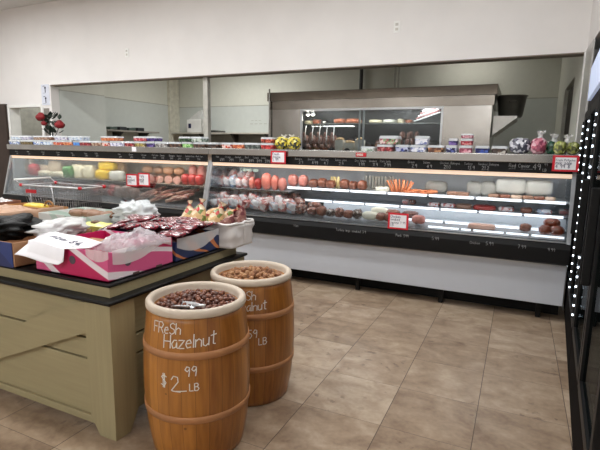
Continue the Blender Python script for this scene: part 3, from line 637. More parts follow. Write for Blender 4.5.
# ================================================================== DELI CASES
GB, GT = (4.372, .705), (4.530, 1.236)     # glass foot and head (Y, Z)
reflection_m = reflection_glow
rail_m = M('warm_light_rail', (255, 226, 200), .5, var=0, emit=.7)
deck_m = M('case_deck', (120, 122, 126), .35, .3, var=.08)
liner_m = M('case_liner', (186, 192, 200), .45, var=.05)
def deckz(Y): return .735+(Y-4.45)*.16
def case(x0, x1, label, texts, low_texts, x_glow, liner_m, watts):
    t = thing('deli_case', label, 'display case', ((x0+x1)/2, 4.8, 0))
    n = 5
    for i in range(n):
        x = x0+.18+(x1-x0-.36)*i/(n-1)
        MB().box(x-.02, x+.02, 4.48, 4.52, 0, .152).build('foot', black_matte, t)
        MB().box(x-.02, x+.02, 5.12, 5.16, 0, .152).build('foot', black_matte, t)
    MB().box(x0+.01, x1-.01, 4.62, 4.64, .002, .151).build('under_case_shade', black_matte, t)  # black panel put in for the shade under the case
    MB().box(x0, x1, 4.44, 5.2, .152, .50).build('cabinet_body', M('case_body_grey', (70, 70, 72), .6), t)
    MB().box(x0+.004, x1-.004, 4.40, 4.439, .152, .515, .004).build('front_panel', white_panel, t)
    MB().box(x0+.004, x1-.004, 4.392, 4.399, .497, .512).build('panel_edge', alu, t)
    bp = MB().prism([(4.365, .516), (4.335, .53), (4.335, .655), (4.352, .695), (4.40, .703), (4.40, .516)], x0, x1, 'x').build('bumper', black_pl, t)
    m = MB()
    for px, tx, sz in low_texts:
        X = gx(px, 4.335, .66)
        write(m, tx, on_front(X, 4.3343, .635), sz*.85, .0028)
    if low_texts: m.build('chalk_lettering', faint_chalk, bp)
    MB().box(x0+.02, x1-.02, 4.362, 4.40, .7035, .712).build('sill_strip', alu, t)
    MB().prism([(4.401, .516), (4.401, .72), (5.12, .72+.115), (5.12, .516)], x0+.015, x1-.015, 'x').build('deck', deck_m, t)
    MB().box(x0, x1, 5.121, 5.2, .501, 1.36).build('back_panel', liner_m, t)
    # glass
    d = .006
    MB().prism([(GB[0], GB[1]+.008), (GB[0]+d, GB[1]+.008), (GT[0]+d, GT[1]), (GT[0], GT[1])], x0+.03, x1-.03, 'x').build('front_glass', case_glass, t)
    for xa in (x0, x1-.014):
        MB().prism([(4.39, .72), (4.55, 1.236), (5.12, 1.236), (5.12, .72)], xa+.001, xa+.010, 'x').build('end_glass', case_glass, t)
    for xa, w in ((x0, .03), (x1-.03, .03)):
        MB().prism([(GB[0]-.012, .70), (GB[0]+.012, .70), (GT[0]+.012, 1.29), (GT[0]-.012, 1.29)], xa, xa+w, 'x').build('end_post', alu, t)
    MB().prism([(4.525, 1.237), (4.62, 1.237), (4.62, 1.281), (4.515, 1.281)], x0+.031, x1-.031, 'x').build('light_rail', rail_m, t)
    ps = MB().box(x0+.031, x1-.031, 4.493, 4.512, 1.274, 1.361).build('price_strip', black_matte, t)
    m = MB()
    for px, tx, v, sz in texts:
        write(m, tx, on_front(gx(px, 4.49, 1.32), 4.4922, 1.28+v), sz, max(.0022, sz*.10))
    m.build('chalk_lettering', faint_chalk, ps)
    MB().box(x0, x1, 4.475, 5.25, 1.362, 1.436, .006).build('ledge', steel, t)
    # upper shelf
    MB().box(x0+.015, x_glow-.006, 4.66, 5.11, .953, .965).build('upper_shelf', liner_m, t)
    MB().box(x0+.015, x_glow-.006, 4.645, 4.659, .945, .967).build('shelf_edge', steel_d, t)
    if x_glow < x1-.1: MB().box(x_glow, x1-.015, 4.66, 5.11, 1.008, 1.02).build('upper_shelf', liner_m, t)
    for i in range(7):
        x = x0+.1+(x1-x0-.2)*i/6
        zs = .952 if x < x_glow else 1.007
        MB().prism([(5.10, zs), (5.10, zs-.075), (4.72, zs-.012), (4.72, zs)], x, x+.012, 'x').build('shelf_bracket', alu, t)
    ld = bpy.data.lights.new('case_tube', 'AREA'); ld.shape = 'RECTANGLE'; ld.size = x1-x0-.2; ld.size_y = .05; ld.energy = watts; ld.color = (1, .975, .95)
    lo = bpy.data.objects.new('case_tube', ld); C.objects.link(lo); lo.location = ((x0+x1)/2, 4.60, 1.234); lo.rotation_euler = (math.radians(20), 0, 0)
    return t
XA, XB, XC = -6.96, -3.29, .44
rt_ = []
for px, a, bt in [(15, 'Salami', '599'), (27, 'Ham', '699'), (41, 'Turkey', '799'), (56, 'Cheese', '599'), (71, 'Brie', '899'), (84, 'Swiss', '799'), (95, 'Feta', '499'), (118, 'Ham', '699'), (129, 'Bacon', '899'), (141, 'Kolbasa', '799'), (152, 'Pastrami', '899'), (160, 'Salami', '799'), (169, 'Bologna', '599'), (177, 'Wurst', '699'), (185, 'Smoked ham', '899'), (196, 'Pork loin', '799')]:
    rt_ += [(px, a, .045, .022), (px+1, bt, .008, .024)]
lt = []
case(XA, XB-.002, 'left deli case with slanted glass in front of sausages and hams', rt_, [(75, 'Ham 699', .022), (96, 'Salami 599', .022), (150, 'Bacon', .022)], XB-.03, M('warm_case_liner', (186, 176, 160), .45, var=.05), 17)
rt_ = []
for px, a, bt in [(216, 'Ham', '699'), (225, 'Chicken', '799'), (235, 'Smoked', '799'), (245, 'Beef', '899'), (253, 'Turkey', '899'), (261, 'Salami', '599'), (295, 'Bologna', '2.9'), (308, 'Braised', '4.99'), (320, 'Pastrami', '4.7'), (335, 'Salami plain', '2.9'), (355, 'Dry Salami', '1.99'), (369, 'Smoked', '11.9'), (380, 'Pork belly', '7.99'), (408, 'Braun', '2.9'), (423, 'Salami', '4.9'), (440, 'Chicken Bologna', '21.0'), (464, 'Turkey', '13.9'), (478, 'Smoked Bologna', '21.2')]:
    rt_ += [(px, a, .05, .021), (px+4, bt, .008, .032)]
rt_ += [(509, 'Red Caviar', .040, .030), (533, '49', .024, .050), (544, '99', .058, .022), (543, 'LB', .012, .022), (509, '___', .028, .02), (521, '_____', .028, .02)]
rc = case(XB+.002, XC, 'right deli case with glowing reflection lines in front of packed meats', rt_, [(294, 'Ham', .03), (336, 'Turkey legs', .03), (352, 'smoked 3.9', .03), (396, 'Pork 599', .03), (432, '5.99', .035), (470, 'Chicken', .026), (486, '5.99', .035), (518, '7.99', .035), (548, '9.99', .03)], gx(287, 4.6), liner_m, 11)
def reflection_row(name, px0, px1, Y, z, h, cuts):  # reflected light lines modelled as glowing shelf edges
    xs = [gx(px0, Y, z)]+[gx(c, Y, z) for c in cuts]+[min(gx(px1, Y, z), XC-.03)]
    for a, bx in zip(xs, xs[1:]):
        MB().box(a+.012, bx-.012, Y-.014, Y, z-h/2, z+h/2).build('reflection_edge', reflection_m, rc)
for zl, xl in ((1.004, gx(305, 4.7)), (.868, gx(322, 4.7))):
    ld = bpy.data.lights.new('shelf_fill', 'AREA'); ld.shape = 'RECTANGLE'; ld.size = XC-.06-xl; ld.size_y = .03; ld.energy = .8; ld.color = (.93, .97, 1)  # fill light added under the shelves to brighten the case
    lo = bpy.data.objects.new('shelf_fill', ld); C.objects.link(lo); lo.location = ((xl+XC-.06)/2, 4.70 if zl > .9 else 4.68, zl); lo.rotation_euler = (math.radians(35), 0, 0)
reflection_row('a', 287, 575, 4.659, 1.014, .024, (312, 350, 387, 428, 475, 523))
MB().box(gx(303, 4.74), XC-.016, 4.745, 5.11, .872, .882).build('middle_shelf', liner_m, rc)
reflection_row('b', 304, 572, 4.744, .877, .022, (333, 365, 400, 440, 478, 523))
MB().box(gx(321, 4.62), XC-.016, 4.625, 4.744, .766, .775).build('lower_shelf', liner_m, rc)
MB().box(gx(321, 4.62), XC-.016, 4.735, 4.744, .776, .862).build('shelf_riser', liner_m, rc)
reflection_row('c', 323, 572, 4.624, .768, .020, (349, 377, 400, 444, 479, 522))
reflection_row('d', 427, 572, 4.47, .735, .018, (460, 472, 505, 530))
m = MB(); write(m, 'Labneh mix', on_front(0, 0, 0), .04, .006)
for v in m.bm.verts:
    f = (1.16-1.236)/(GT[1]-GB[1]); z = 1.185+v.co.z; y = GB[0]+(GT[0]-GB[0])*(z-GB[1])/(GT[1]-GB[1])-.003; v.co = Vector((gx(240, 4.5, 1.2)+v.co.x, y, z))
m.build('glass_lettering', M('green_white_marker', (206, 226, 210), .8, var=0), rc)

# red framed price cards ---------------------------------------------------
def card(px0, px1, py0, py1, Y, label, lines, tilt=0, group=None):
    xa, xb = gx(px0, Y), gx(px1, Y); zc = gz((px0+px1)/2, (py0+py1)/2, Y); h = (gz(px0, py0, Y)-gz(px0, py1, Y))/2
    t = thing('price_card', label, 'price card', ((xa+xb)/2, Y, zc-h), group)
    MB().box(xa, xb, Y-.004, Y, zc-h, zc+h).build('card_border', red_card, t)
    bw = (xb-xa)*.10
    p = MB().box(xa+bw, xb-bw, Y-.0058, Y-.0041, zc-h+bw*.8, zc+h-bw*.9).build('card_face', paper, t)
    m = MB(); nl = len(lines); w = xb-xa-2.6*bw
    for i, tx in enumerate(lines):
        wd = sum(FONT[c][0]+.16 for c in tx); sz = min(w/wd, h*1.3/nl)
        write(m, tx, on_front(xa+1.3*bw, Y-.0061, zc+h-bw-(i+1)*(2*h-2*bw)/(nl+.3)), sz, sz*.12)
    m.build('card_lettering', ink, p)
    return t
card(553.5, 580, 155.5, 171.5, 4.45, 'red bordered price card at the right end of the counter ledge', ['Fresh Pistachio', 'mix sale', '4 99 8'])
card(271, 286, 151, 163.5, 4.45, 'red bordered price card on the ledge below the yellow bags', ['Fresh', 'cheese', '5 99'])
card(391.5, 412.5, 213.5, 229.5, 4.352, 'red bordered price card low on the right case glass', ['Chicken', 'smoked', 'sausage 7 99', 'LB'])
card(125, 136.4, 174, 186, 4.41, 'left one of two red price cards side by side on the left case glass', ['Ham', 'smoked', '599'])
card(137, 148.5, 173, 186, 4.41, 'right one of two red price cards side by side on the left case glass', ['Pork', 'neck', '799'])
xa, xb = gx(356, 4.472), gx(366.5, 4.472)
o = MB().box(xa, xb, 4.468, 4.4745, 1.378, 1.418, .002).build('shelf_sticker', red_pl, None, ((xa+xb)/2, 4.471, 1.378)); tag(o, 'small plain red sticker on the steel ledge edge', 'sticker')
m = MB(); write(m, 'ooos', on_front(xa+.012, 4.4675, 1.39), .03, .005); m.build('sticker_lettering', chalk, o, ((xa+xb)/2, 4.471, 1.378))
xa = gx(132, 4.472)
o = MB().box(xa, xa+.07, 4.466, 4.4735, 1.375, 1.432).build('blank_tag', paper, None, (xa, 4.47, 1.375)); tag(o, 'small blank white tag on the left ledge edge', 'tag')

# goods on the ledge --------------------------------------------------------
LZ = 1.4365
PAL = {
'white blue': [(214, 222, 232), (120, 140, 190), (235, 235, 240), (70, 84, 130)], 'pale blue': [(196, 212, 230), (226, 232, 240), (150, 170, 204)], 'olive brown': [(110, 96, 60), (80, 66, 44), (150, 130, 84)],
'tan brown': [(150, 112, 90), (196, 170, 150), (110, 76, 62)], 'red orange': [(190, 62, 46), (214, 110, 60), (150, 40, 40), (230, 200, 190)], 'bright blue': [(50, 100, 190), (90, 150, 220)], 'dark red': [(150, 36, 44), (104, 24, 34), (196, 120, 116)],
'orange': [(206, 112, 70), (226, 150, 104), (170, 76, 50)], 'white lavender': [(214, 212, 226), (160, 156, 190), (236, 234, 240)], 'pink red': [(196, 70, 84), (226, 150, 150), (150, 40, 60)], 'purple': [(84, 60, 130), (120, 96, 166), (50, 40, 90)],
'olive yellow': [(160, 140, 76), (120, 100, 60), (196, 180, 120)], 'grey mix': [(150, 146, 144), (90, 84, 84), (200, 198, 196)], 'light green': [(130, 190, 100), (90, 150, 76), (180, 214, 150)], 'dark green': [(40, 66, 46), (70, 100, 66), (26, 40, 32)],
'pale green grey': [(190, 200, 190), (120, 140, 124), (226, 230, 226)], 'dark brown': [(70, 50, 42), (110, 84, 70), (44, 32, 30)], 'dark green grey': [(60, 70, 66), (110, 116, 112), (34, 40, 40)], 'red': [(190, 44, 44), (220, 90, 84), (140, 26, 32)],
'blue navy': [(40, 50, 120), (84, 96, 170), (24, 28, 70), (180, 184, 210)], 'pink': [(206, 130, 146), (230, 180, 190), (150, 70, 90)], 'brown orange': [(140, 90, 60), (190, 140, 100), (90, 54, 40)], 'deep blue': [(36, 60, 150), (70, 100, 190), (20, 30, 90)], 'brown white': [(96, 76, 64), (206, 200, 190), (60, 46, 40)],
'green white pink': [(150, 170, 130), (226, 200, 200), (90, 100, 80), (170, 90, 96)], 'blue white': [(196, 202, 222), (110, 120, 170), (232, 232, 240)], 'grey white': [(200, 200, 210), (110, 110, 124), (230, 230, 236), (70, 70, 84)], 'deep pink': [(190, 100, 120), (226, 180, 190), (140, 60, 84)], 'bottle green': [(30, 90, 66), (70, 130, 100), (20, 60, 44)],
'yellow green': [(160, 166, 84), (120, 130, 60), (206, 206, 140), (80, 84, 44)], 'yellow': [(216, 196, 60), (236, 220, 110), (170, 150, 50), (60, 60, 40)], 'orange red': [(196, 80, 60), (226, 130, 110), (120, 50, 40)]}
def tub(x0, x1, z0, z1, Y, pal, name='sweet_tub'):
    d = min(.16, max(.09, (x1-x0)*.9)); xm = (x0+x1)/2
    t = bpy.data.objects.new(name, None); C.objects.link(t); t.location = (xm, Y, z0); t['_o'] = (xm, Y, z0)
    h = z1-z0; m = MB(); w = x1-x0-.006
    def ring(s, z): return [(xm+a*w/2*s, Y+bb*d/2*s, z) for a, bb in ((-1, -.8), (-.85, -1), (.85, -1), (1, -.8), (1, .8), (.85, 1), (-.85, 1), (-1, .8))]
    lv = [ring(.90, z0+.001), ring(.98, z0+h*.62)]
    V = [[m.bm.verts.new(p) for p in r] for r in lv]
    m.bm.faces.new(V[0]); m.bm.faces.new(V[1][::-1])
    for k in range(8): m.bm.faces.new((V[0][k], V[0][(k+1) % 8], V[1][(k+1) % 8], V[1][k]))
    m.build('tub_contents', speckle('sweets '+pal, PAL[pal], 42), t)
    m = MB(); lv = [ring(1.0, z0+h*.625), ring(1.0, z0+h*.70), ring(.93, z0+h*.97)]
    V = [[m.bm.verts.new(p) for p in r] for r in lv]
    m.bm.faces.new(V[0]); m.bm.faces.new(V[-1][::-1])
    for A, B in zip(V, V[1:]):
        for k in range(8): m.bm.faces.new((A[k], A[(k+1) % 8], B[(k+1) % 8], B[k]))
    m.build('tub_lid', film('tub_lid_film', (240, 244, 248), .5, .15), t)
    return t
ordn = ['first', 'second', 'third', 'fourth', 'fifth', 'sixth', 'seventh', 'eighth', 'ninth', 'tenth', 'eleventh', 'twelfth', 'thirteenth', 'fourteenth', 'fifteenth', 'sixteenth', 'seventeenth', 'eighteenth']
low_l = [(13, 24, 'white blue'), (24, 37, 'olive brown'), (37, 47, 'white blue'), (47, 57, 'pale blue'), (57, 67, 'red orange'), (67, 76, 'orange'), (76, 83, 'bright blue'), (83, 95, 'dark red'), (95, 105, 'tan brown'), (105, 113, 'red orange'), (113, 128, 'white lavender'), (128, 138, 'dark red'), (138, 149, 'olive yellow'), (149, 158, 'purple'), (158, 172, 'grey mix'), (172, 185, 'dark brown'), (185, 196, 'light green'), (196, 208, 'dark brown')]
up_l = [(15, 26, 'pale blue'), (26, 36, 'white lavender'), (37, 57, 'tan brown'), (58, 72, 'white lavender'), (72, 87, 'pale blue'), (104, 121, 'orange'), (137, 150, 'pink red'), (150, 160, 'purple'), (182, 194, 'dark green'), (194, 206, 'pale green grey')]
low_r = [(210, 221, 'dark brown'), (224, 235, 'red orange'), (235, 247, 'orange'), (247, 263, 'dark green grey'), (263, 276, 'red'), (378, 395, 'dark red'), (396, 411, 'blue navy'), (411, 428, 'blue white'), (428, 445, 'brown orange'), (446, 458, 'blue navy'), (459, 473, 'pink'), (475, 490, 'deep blue'), (491, 508, 'brown white')]
up_r = [(263, 276, 'orange red'), (380, 400, 'green white pink'), (415, 429, 'blue white'), (448, 458, 'purple'), (460, 473, 'pink red')]
for L_, lv, where in ((low_l, 0, 'in bottom layer on left ledge'), (up_l, 1, 'in top layer on left ledge'), (low_r, 0, 'in bottom layer on right ledge'), (up_r, 1, 'in top layer on right ledge')):
    for i, (a, bx, pal) in enumerate(L_):
        Y = 4.66; z0 = LZ+.070*lv; hh = .068 if lv == 0 else .062
        if lv and pal in ('green white pink', 'blue white'): hh = .085
        t = tub(gx(a, Y), gx(bx, Y), z0, z0+hh, Y, pal)
        tag(t, '%s lidded tub, %s from left %s' % (pal.replace(' ', ' and ', 1) if ' ' in pal and pal.split()[0] not in ('pale', 'bright', 'dark', 'light', 'deep', 'olive') else pal, ordn[i], where), 'sweet tub', 'clear lidded tubs along the deli ledge')
t = tub(gx(460, 4.66), gx(473, 4.66), LZ+.133, LZ+.175, 4.66, 'pink'); tag(t, 'pink sweet tub on top of the three high pink stack on the ledge', 'sweet tub', 'clear lidded tubs along the deli ledge')

def gift_bag(px0, px1, ytop, Y, pal, label, tie=None):
    xa, xb = gx(px0, Y), gx(px1, Y); w = xb-xa; z1 = gz((px0+px1)/2, ytop, Y); xm = (xa+xb)/2; h = z1-LZ
    t = thing('sweet_bag', label, 'bag of sweets', (xm, Y, LZ), 'clear bags of sweets on the ledge')
    m = MB(); m.blob((xm, Y, LZ+h/2), (w/2, .065, h/2), 2.8, .12, 3.5, 4, px0); m.build('bag_body', speckle('bagged '+pal, PAL[pal], 38, .25, .5), t, smooth=True)
    if tie:
        zt = gz(tie[0], tie[1], Y); xt = gx(tie[0], Y)
        m = MB(); m.lathe([(.03, 0), (.012, (zt-z1)*.4), (.010, (zt-z1)*.5), (.026, (zt-z1)*.85), (.034, zt-z1)], (xt, Y, z1-.012), 16)
        for v in m.bm.verts: v.co.x += .008*math.sin(v.co.y*400+v.co.z*60); v.co.z += .012*math.sin(math.atan2(v.co.y-Y, v.co.x-xt)*5)*(v.co.z > z1+.02)
        m.build('bag_top', clear, t, smooth=True)
    return t
gift_bag(509, 530, 138, 4.68, 'grey white', 'clear bag of grey white sweets, left of the pink bag on the ledge')
gift_bag(530, 546, 138, 4.66, 'deep pink', 'pink bag of sweets with gathered clear top', (539, 130))
gift_bag(545, 556, 141, 4.72, 'bottle green', 'bottle green bag of sweets with gathered clear top', (553, 133))
gift_bag(553, 566, 141, 4.62, 'yellow green', 'yellow green bag of sweets behind the price card, beside the green bag', (566, 134))
gift_bag(566, 579, 142, 4.66, 'yellow green', 'yellow green bag of sweets at the very right end of the ledge')
gift_bag(276, 288, 137, 4.66, 'yellow', 'yellow bag of sweets beside the two stacked red tubs', (284, 134))
gift_bag(288, 300, 137, 4.66, 'yellow', 'yellow bag of sweets next to the steel hood panel edge', (292, 134))
for px, lab in ((331, 'small black dome on the ledge under the white scoop'), (347, 'small black dome on the ledge below the kitchen cartons')):
    m = MB().lathe([(0, 0), (.03, 0), (.028, .014), (.014, .024), (0, .026)], (gx(px, 4.6), 4.6, LZ), 18); tag(m.build('black_dome', black_pl, None, (gx(px, 4.6), 4.6, LZ), smooth=True), lab, 'dome')
t = tub(gx(362, 4.66), gx(377, 4.66), LZ, LZ+.045, 4.66, 'pale green grey'); tag(t, 'low clear tub on the ledge left of the dark red tub', 'sweet tub', 'clear lidded tubs along the deli ledge')
m = MB().lathe([(0, 0), (.022, 0), (.022, .05), (.012, .075), (.010, .085), (.010, .10), (0, .10)], (gx(74, 4.85), 4.85, LZ), 16); tag(m.build('small_bottle', black_pl, None, (gx(74, 4.85), 4.85, LZ), smooth=True), 'small black bottle behind the tubs on the left ledge, right of the roses', 'bottle')

# roses -------------------------------------------------------------------
RX, RY = gx(52, 4.95), 4.95
t = thing('rose_bouquet', 'red roses with dark green leaves standing at the left end of the ledge', 'flowers', (RX, RY, LZ))
MB().lathe([(0, 0), (.04, 0), (.05, .06), (.038, .11), (.042, .13), (.034, .13), (.03, .02), (0, .02)], (RX, RY, LZ), 24).build('vase', black_pl, t, smooth=True)
redp = M('rose_petals', (130, 10, 22), .5, var=.25); gr = M('rose_leaf', (22, 38, 26), .6, var=.25)
for px, py, rr in ((43, 117, .085), (61, 124.5, .080), (46, 123, .055)):
    x, z = gx(px, RY-.05), gz(px, py, RY-.05); st = MB().tube([(RX, RY, LZ+.03), ((RX+x)/2+.02, RY-.01, (LZ+.1+z)/2), (x, RY-.05, z)], .005, 6).build('stem', gr, t)
    m = MB()
    for k in range(5):
        a = k*1.3; m.grid(lambda u, v: (x+rr*(.35+.14*k)*math.cos(a+(u-.5)*2.6)*(.55+.45*math.sin(v*PI*.7)), RY-.05+rr*(.35+.14*k)*math.sin(a+(u-.5)*2.6)*(.55+.45*math.sin(v*PI*.7)), z-rr*.7+rr*1.5*v*(1-.1*k)), 8, 6)
        m.grid(lambda u, v: (x+rr*(.35+.14*k)*math.cos(a+PI+(u-.5)*2.6)*(.55+.45*math.sin(v*PI*.7)), RY-.05+rr*(.35+.14*k)*math.sin(a+PI+(u-.5)*2.6)*(.55+.45*math.sin(v*PI*.7)), z-rr*.7+rr*1.5*v*(1-.1*k)), 8, 6)
    m.build('bloom', redp, st, smooth=True, solid=.002, origin=(RX, RY, LZ))
m = MB()
for k in range(60):
    px, py = random.uniform(45, 60), random.uniform(114, 132)
    c = Vector((gx(px, RY), RY+random.uniform(-.06, .06), gz(px, py, RY))); R_ = Matrix.Rotation(random.uniform(0, 6), 3, 'Z') @ Matrix.Rotation(random.uniform(-1, 1), 3, 'X')
    L_ = random.uniform(.07, .12); m.grid(lambda u, v: c+R_ @ Vector(((u-.5)*L_*.55*math.sin(max(.02, v)*PI)*1.0, (v-.5)*L_, .008*math.sin(u*PI))), 3, 5)
for k in range(7):
    px, py = random.uniform(46, 61), random.uniform(114, 122); m.tube([(RX, RY, LZ+.05), (gx(px, RY), RY+.01, gz(px, py, RY))], .003, 5)
m.build('leaves', gr, t, solid=.0015)

# meats ---------------------------------------------------------------------
def meat(name, label, cat, group=None):
    return lambda o: tag(o, label, cat, group)
def log(px0, px1, Y, zb, r, col, face, label, name='sausage', ang=.5, group=None, dark=False):
    """sausage log lying towards the glass with a cut face"""
    x = gx((px0+px1)/2, Y, zb); L_ = .24
    t = thing(name, label, name.replace('_', ' '), (x, Y, zb), group)
    d = Vector((math.sin(ang), -math.cos(ang), 0)); c = Vector((x, Y, zb+r)); a, e = c-d*L_*.5, c+d*L_*.5
    MB().tube([a-d*.02+Vector((0, 0, 0)), a, a+d*.03, c, e], r, 20).build('casing', M('casing_%d_%d_%d' % col, col, .35, var=.15, scale=20, coat=.2), t, smooth=False)
    MB().tube([e+d*.0005, e+d*.004], r*.97, 20).build('cut_face', speckle('cut_%d_%d_%d' % face, [face, tuple(min(255, v+16) for v in face), tuple(max(0, v-18) for v in face)], 120, .35, .3), t)
    return t
def lump(px0, px1, Y, zb, h, mat, label, name, e=2.4, amp=.18, depth=.12, group=None, seed=None, tilt=0):
    xa, xb = gx(px0, Y, zb), gx(px1, Y, zb); x = (xa+xb)/2
    if h > 1: h *= (fw.x*x+fw.y*Y)/F_PX
    m = MB(); m.blob((x, Y, zb+h/2), ((xb-xa)/2, depth/2, h/2), e, amp, 3, 3, px0 if seed is None else seed)
    o = m.build(name, mat, None, (x, Y, zb), smooth=True)
    if tilt: o.rotation_euler = (0, tilt, 0)
    elif group: o.rotation_euler = (.2*math.sin(px0*7), .25*math.sin(px0*3.3), .5*math.sin(px0*5.1))
    tag(o, label, name.replace('_', ' '), group); return o
US = 1.0215
beige = M('beige_bread', (198, 176, 146), .7, bump=.2); pinkm = M('pink_meat', (206, 130, 118), .35, var=.2, scale=25, coat=.3); redm = M('red_meat', (170, 44, 40), .35, var=.2, scale=25, coat=.3)
darkm = M('dark_smoked_meat', (96, 50, 42), .35, var=.25, scale=20, coat=.3, bump=.2); hamm = M('grey_ham', (156, 122, 108), .4, var=.2, scale=16, coat=.2, bump=.2); salm = M('salmon_pink_meat', (222, 128, 112), .3, var=.15, scale=30, coat=.4)
brownm = M('brown_meat', (128, 74, 54), .4, var=.25, scale=22, coat=.3, bump=.2); creamc = M('cream_cheese_block', (226, 214, 180), .5, var=.06); whitech = M('white_cheese', (226, 222, 206), .5, var=.05)
vp = [speckle('vacuum_pack_pale', [(216, 214, 220), (196, 170, 172), (170, 186, 206), (230, 228, 230), (206, 150, 146)], 26, .18, .7), speckle('vacuum_pack_pink', [(220, 196, 194), (206, 140, 136), (226, 222, 222), (186, 110, 106)], 28, .18, .7), speckle('vacuum_pack_blue', [(196, 206, 218), (150, 168, 196), (226, 228, 232), (186, 160, 160)], 26, .18, .7), speckle('vacuum_pack_brown', [(126, 74, 60), (164, 110, 92), (170, 150, 144), (90, 50, 44), (110, 60, 50)], 46, .2, .6), speckle('vacuum_pack_dark', [(80, 64, 58), (120, 100, 92), (160, 150, 146), (60, 44, 40)], 46, .2, .6)]
# left case, upper shelf
UL = .9665
lump(27, 33, 4.84, UL, 22, beige, 'beige sack at the left end of the left case shelf', 'bread_loaf', 3, .1)
lump(31, 38, 4.72, UL, 12, M('red_jar_pack', (176, 40, 40), .4), 'red pack at the left end of the left case shelf', 'meat_pack', 4, .05)
for i, (a, bx, h) in enumerate([(36, 50, 11), (50, 64, 16)]): lump(a, bx, 4.84, UL, h, beige, ['low beige loaf beside the red pack', 'tall beige loaf beside the green pack'][i], 'bread_loaf', 3, .08)
lump(65, 74, 4.72, UL, 12, M('green_pack', (70, 130, 44), .4), 'green pack on the left case shelf', 'cheese_pack', 5, .04)
for i, (a, bx) in enumerate([(74, 85), (85.5, 96)]): lump(a, bx, 4.78, UL, 14, creamc, ['cream cheese block next to the green pack', 'cream cheese block next to the yellow packs'][i], 'cheese_block', 6, .03)
for i, (a, bx) in enumerate([(40, 52), (54, 66)]): lump(a, bx, 4.70, UL, 6, creamc, 'flat cream cheese in front of the beige loaves, %s one' % ['left', 'right'][i], 'cheese_block', 4, .05)
ye = M('yellow_pack', (232, 190, 30), .4, var=.1)
lump(97, 110, 4.76, UL, 10, ye, 'lower of two stacked yellow cheese packs in the left case', 'cheese_pack', 4, .06); lump(100, 116, 4.80, UL+.130, 9, ye, 'upper of two stacked yellow cheese packs in the left case', 'cheese_pack', 4, .08)
lump(111, 124, 4.74, UL, 10, whitech, 'white cheese pack right of the yellow packs', 'cheese_pack', 4, .06)
lump(113, 126, 4.90, UL, 18, M('tan_pack', (176, 140, 96), .5), 'tan pack standing behind the white cheese pack', 'cheese_pack', 4, .06)
for i, (a, bx) in enumerate([(139, 147.5), (148, 156.5), (157, 165.5), (166, 174), (174.5, 182)]):
    log(a, bx, 4.82, UL, .050+.003*(i % 2), (176, 128, 98), (216, 164, 148), 'pale tan sausage log, %s from left in the row of five in the left case' % ordn[i], 'sausage', .55)
for i, (a, bx) in enumerate([(143, 153), (154, 163), (164, 174), (175, 184)]): lump(a, bx, 4.90, UL+.106, 8, M('tan_sausage_end', (196, 148, 112), .4), 'tan sausage end piled behind the log row, %s of four' % ordn[i], 'sausage', 2.2, .1)
for i, (a, bx) in enumerate([(183, 189.5), (190, 196.5), (197, 203)]): lump(a, bx, 4.74, UL, 11, redm, 'bright red meat pack, %s of three at the right end of the left case shelf' % ['left', 'middle', 'right'][i], 'meat_pack', 3, .1)
for i, (a, bx) in enumerate([(190, 197), (198, 206)]): lump(a, bx, 4.95, UL, 19, pinkm, 'pink ham standing at the back of the left case, %s one' % ['left', 'right'][i], 'ham', 2.4, .1)
# left case, deck
for i in range(15):
    lv = i//6; a = 90+4.6*(i % 6)+2*lv; lump(a, a+5.2, 4.56+.085*lv+.015*(i % 2), deckz(4.62)+.055*lv+.006, 7, [darkm, redm, brownm][i % 3], 'dark red sausage piece heaped left of the grey hams in the left case', 'sausage', 2.3, .2, .10, 'dark red sausage pieces', i)
for i, (a, bx, h) in enumerate([(116.5, 122.5, 11), (123, 131, 13), (131.5, 138, 11)]): lump(a, bx, 4.56, deckz(4.56)+.006, h, hamm, 'greyish ham chunk, %s of three beside the dark sausages' % ['left', 'middle', 'right'][i], 'ham', 2.5, .2, .14)
bac = speckle('bacon_slab', [(196, 150, 130), (150, 84, 70), (214, 180, 160), (120, 60, 50)], 16, .35, .4, (1, 1, 6))
for i in range(9):
    m = MB(); L_ = .30
    m.box(-L_/2, L_/2, -.035, .035, 0, .034, .008)
    bmesh.ops.subdivide_edges(m.bm, edges=m.bm.edges[:], cuts=3)
    for v in m.bm.verts: v.co.z += .012*math.sin(v.co.x*9+i)+.006*mnoise.noise(v.co*20+Vector((i, 0, 0)))
    a = 148+16*(i % 3); o = m.build('bacon_slab', bac, smooth=True); o.location = (gx(a, 4.62)+.03*(i//3), 4.55+.07*(i//3), deckz(4.6)+.02+.045*(i//3)); o.rotation_euler = (.15, -.22, .3+.15*(i % 2)); tag(o, 'long streaky bacon slab heaped at the right end of the left case', 'bacon', 'bacon slabs in the left case')
for i, (a, bx) in enumerate([(138, 152), (155, 171), (173, 190)]): lump(a, bx, 4.90, deckz(4.90)+.006, 13, darkm, 'dark smoked meat behind the bacon slabs, %s of three' % ['left', 'middle', 'right'][i], 'smoked_meat', 2.5, .22, .13)
for i, (a, bx) in enumerate([(30, 44), (45, 58), (60, 74), (75, 88)]): lump(a, bx, 4.72, deckz(4.72)+.006, 9, [brownm, darkm][i % 2], 'brown smoked meat behind the shopping cart, %s from the left' % ordn[i], 'smoked_meat', 2.6, .2, .13)
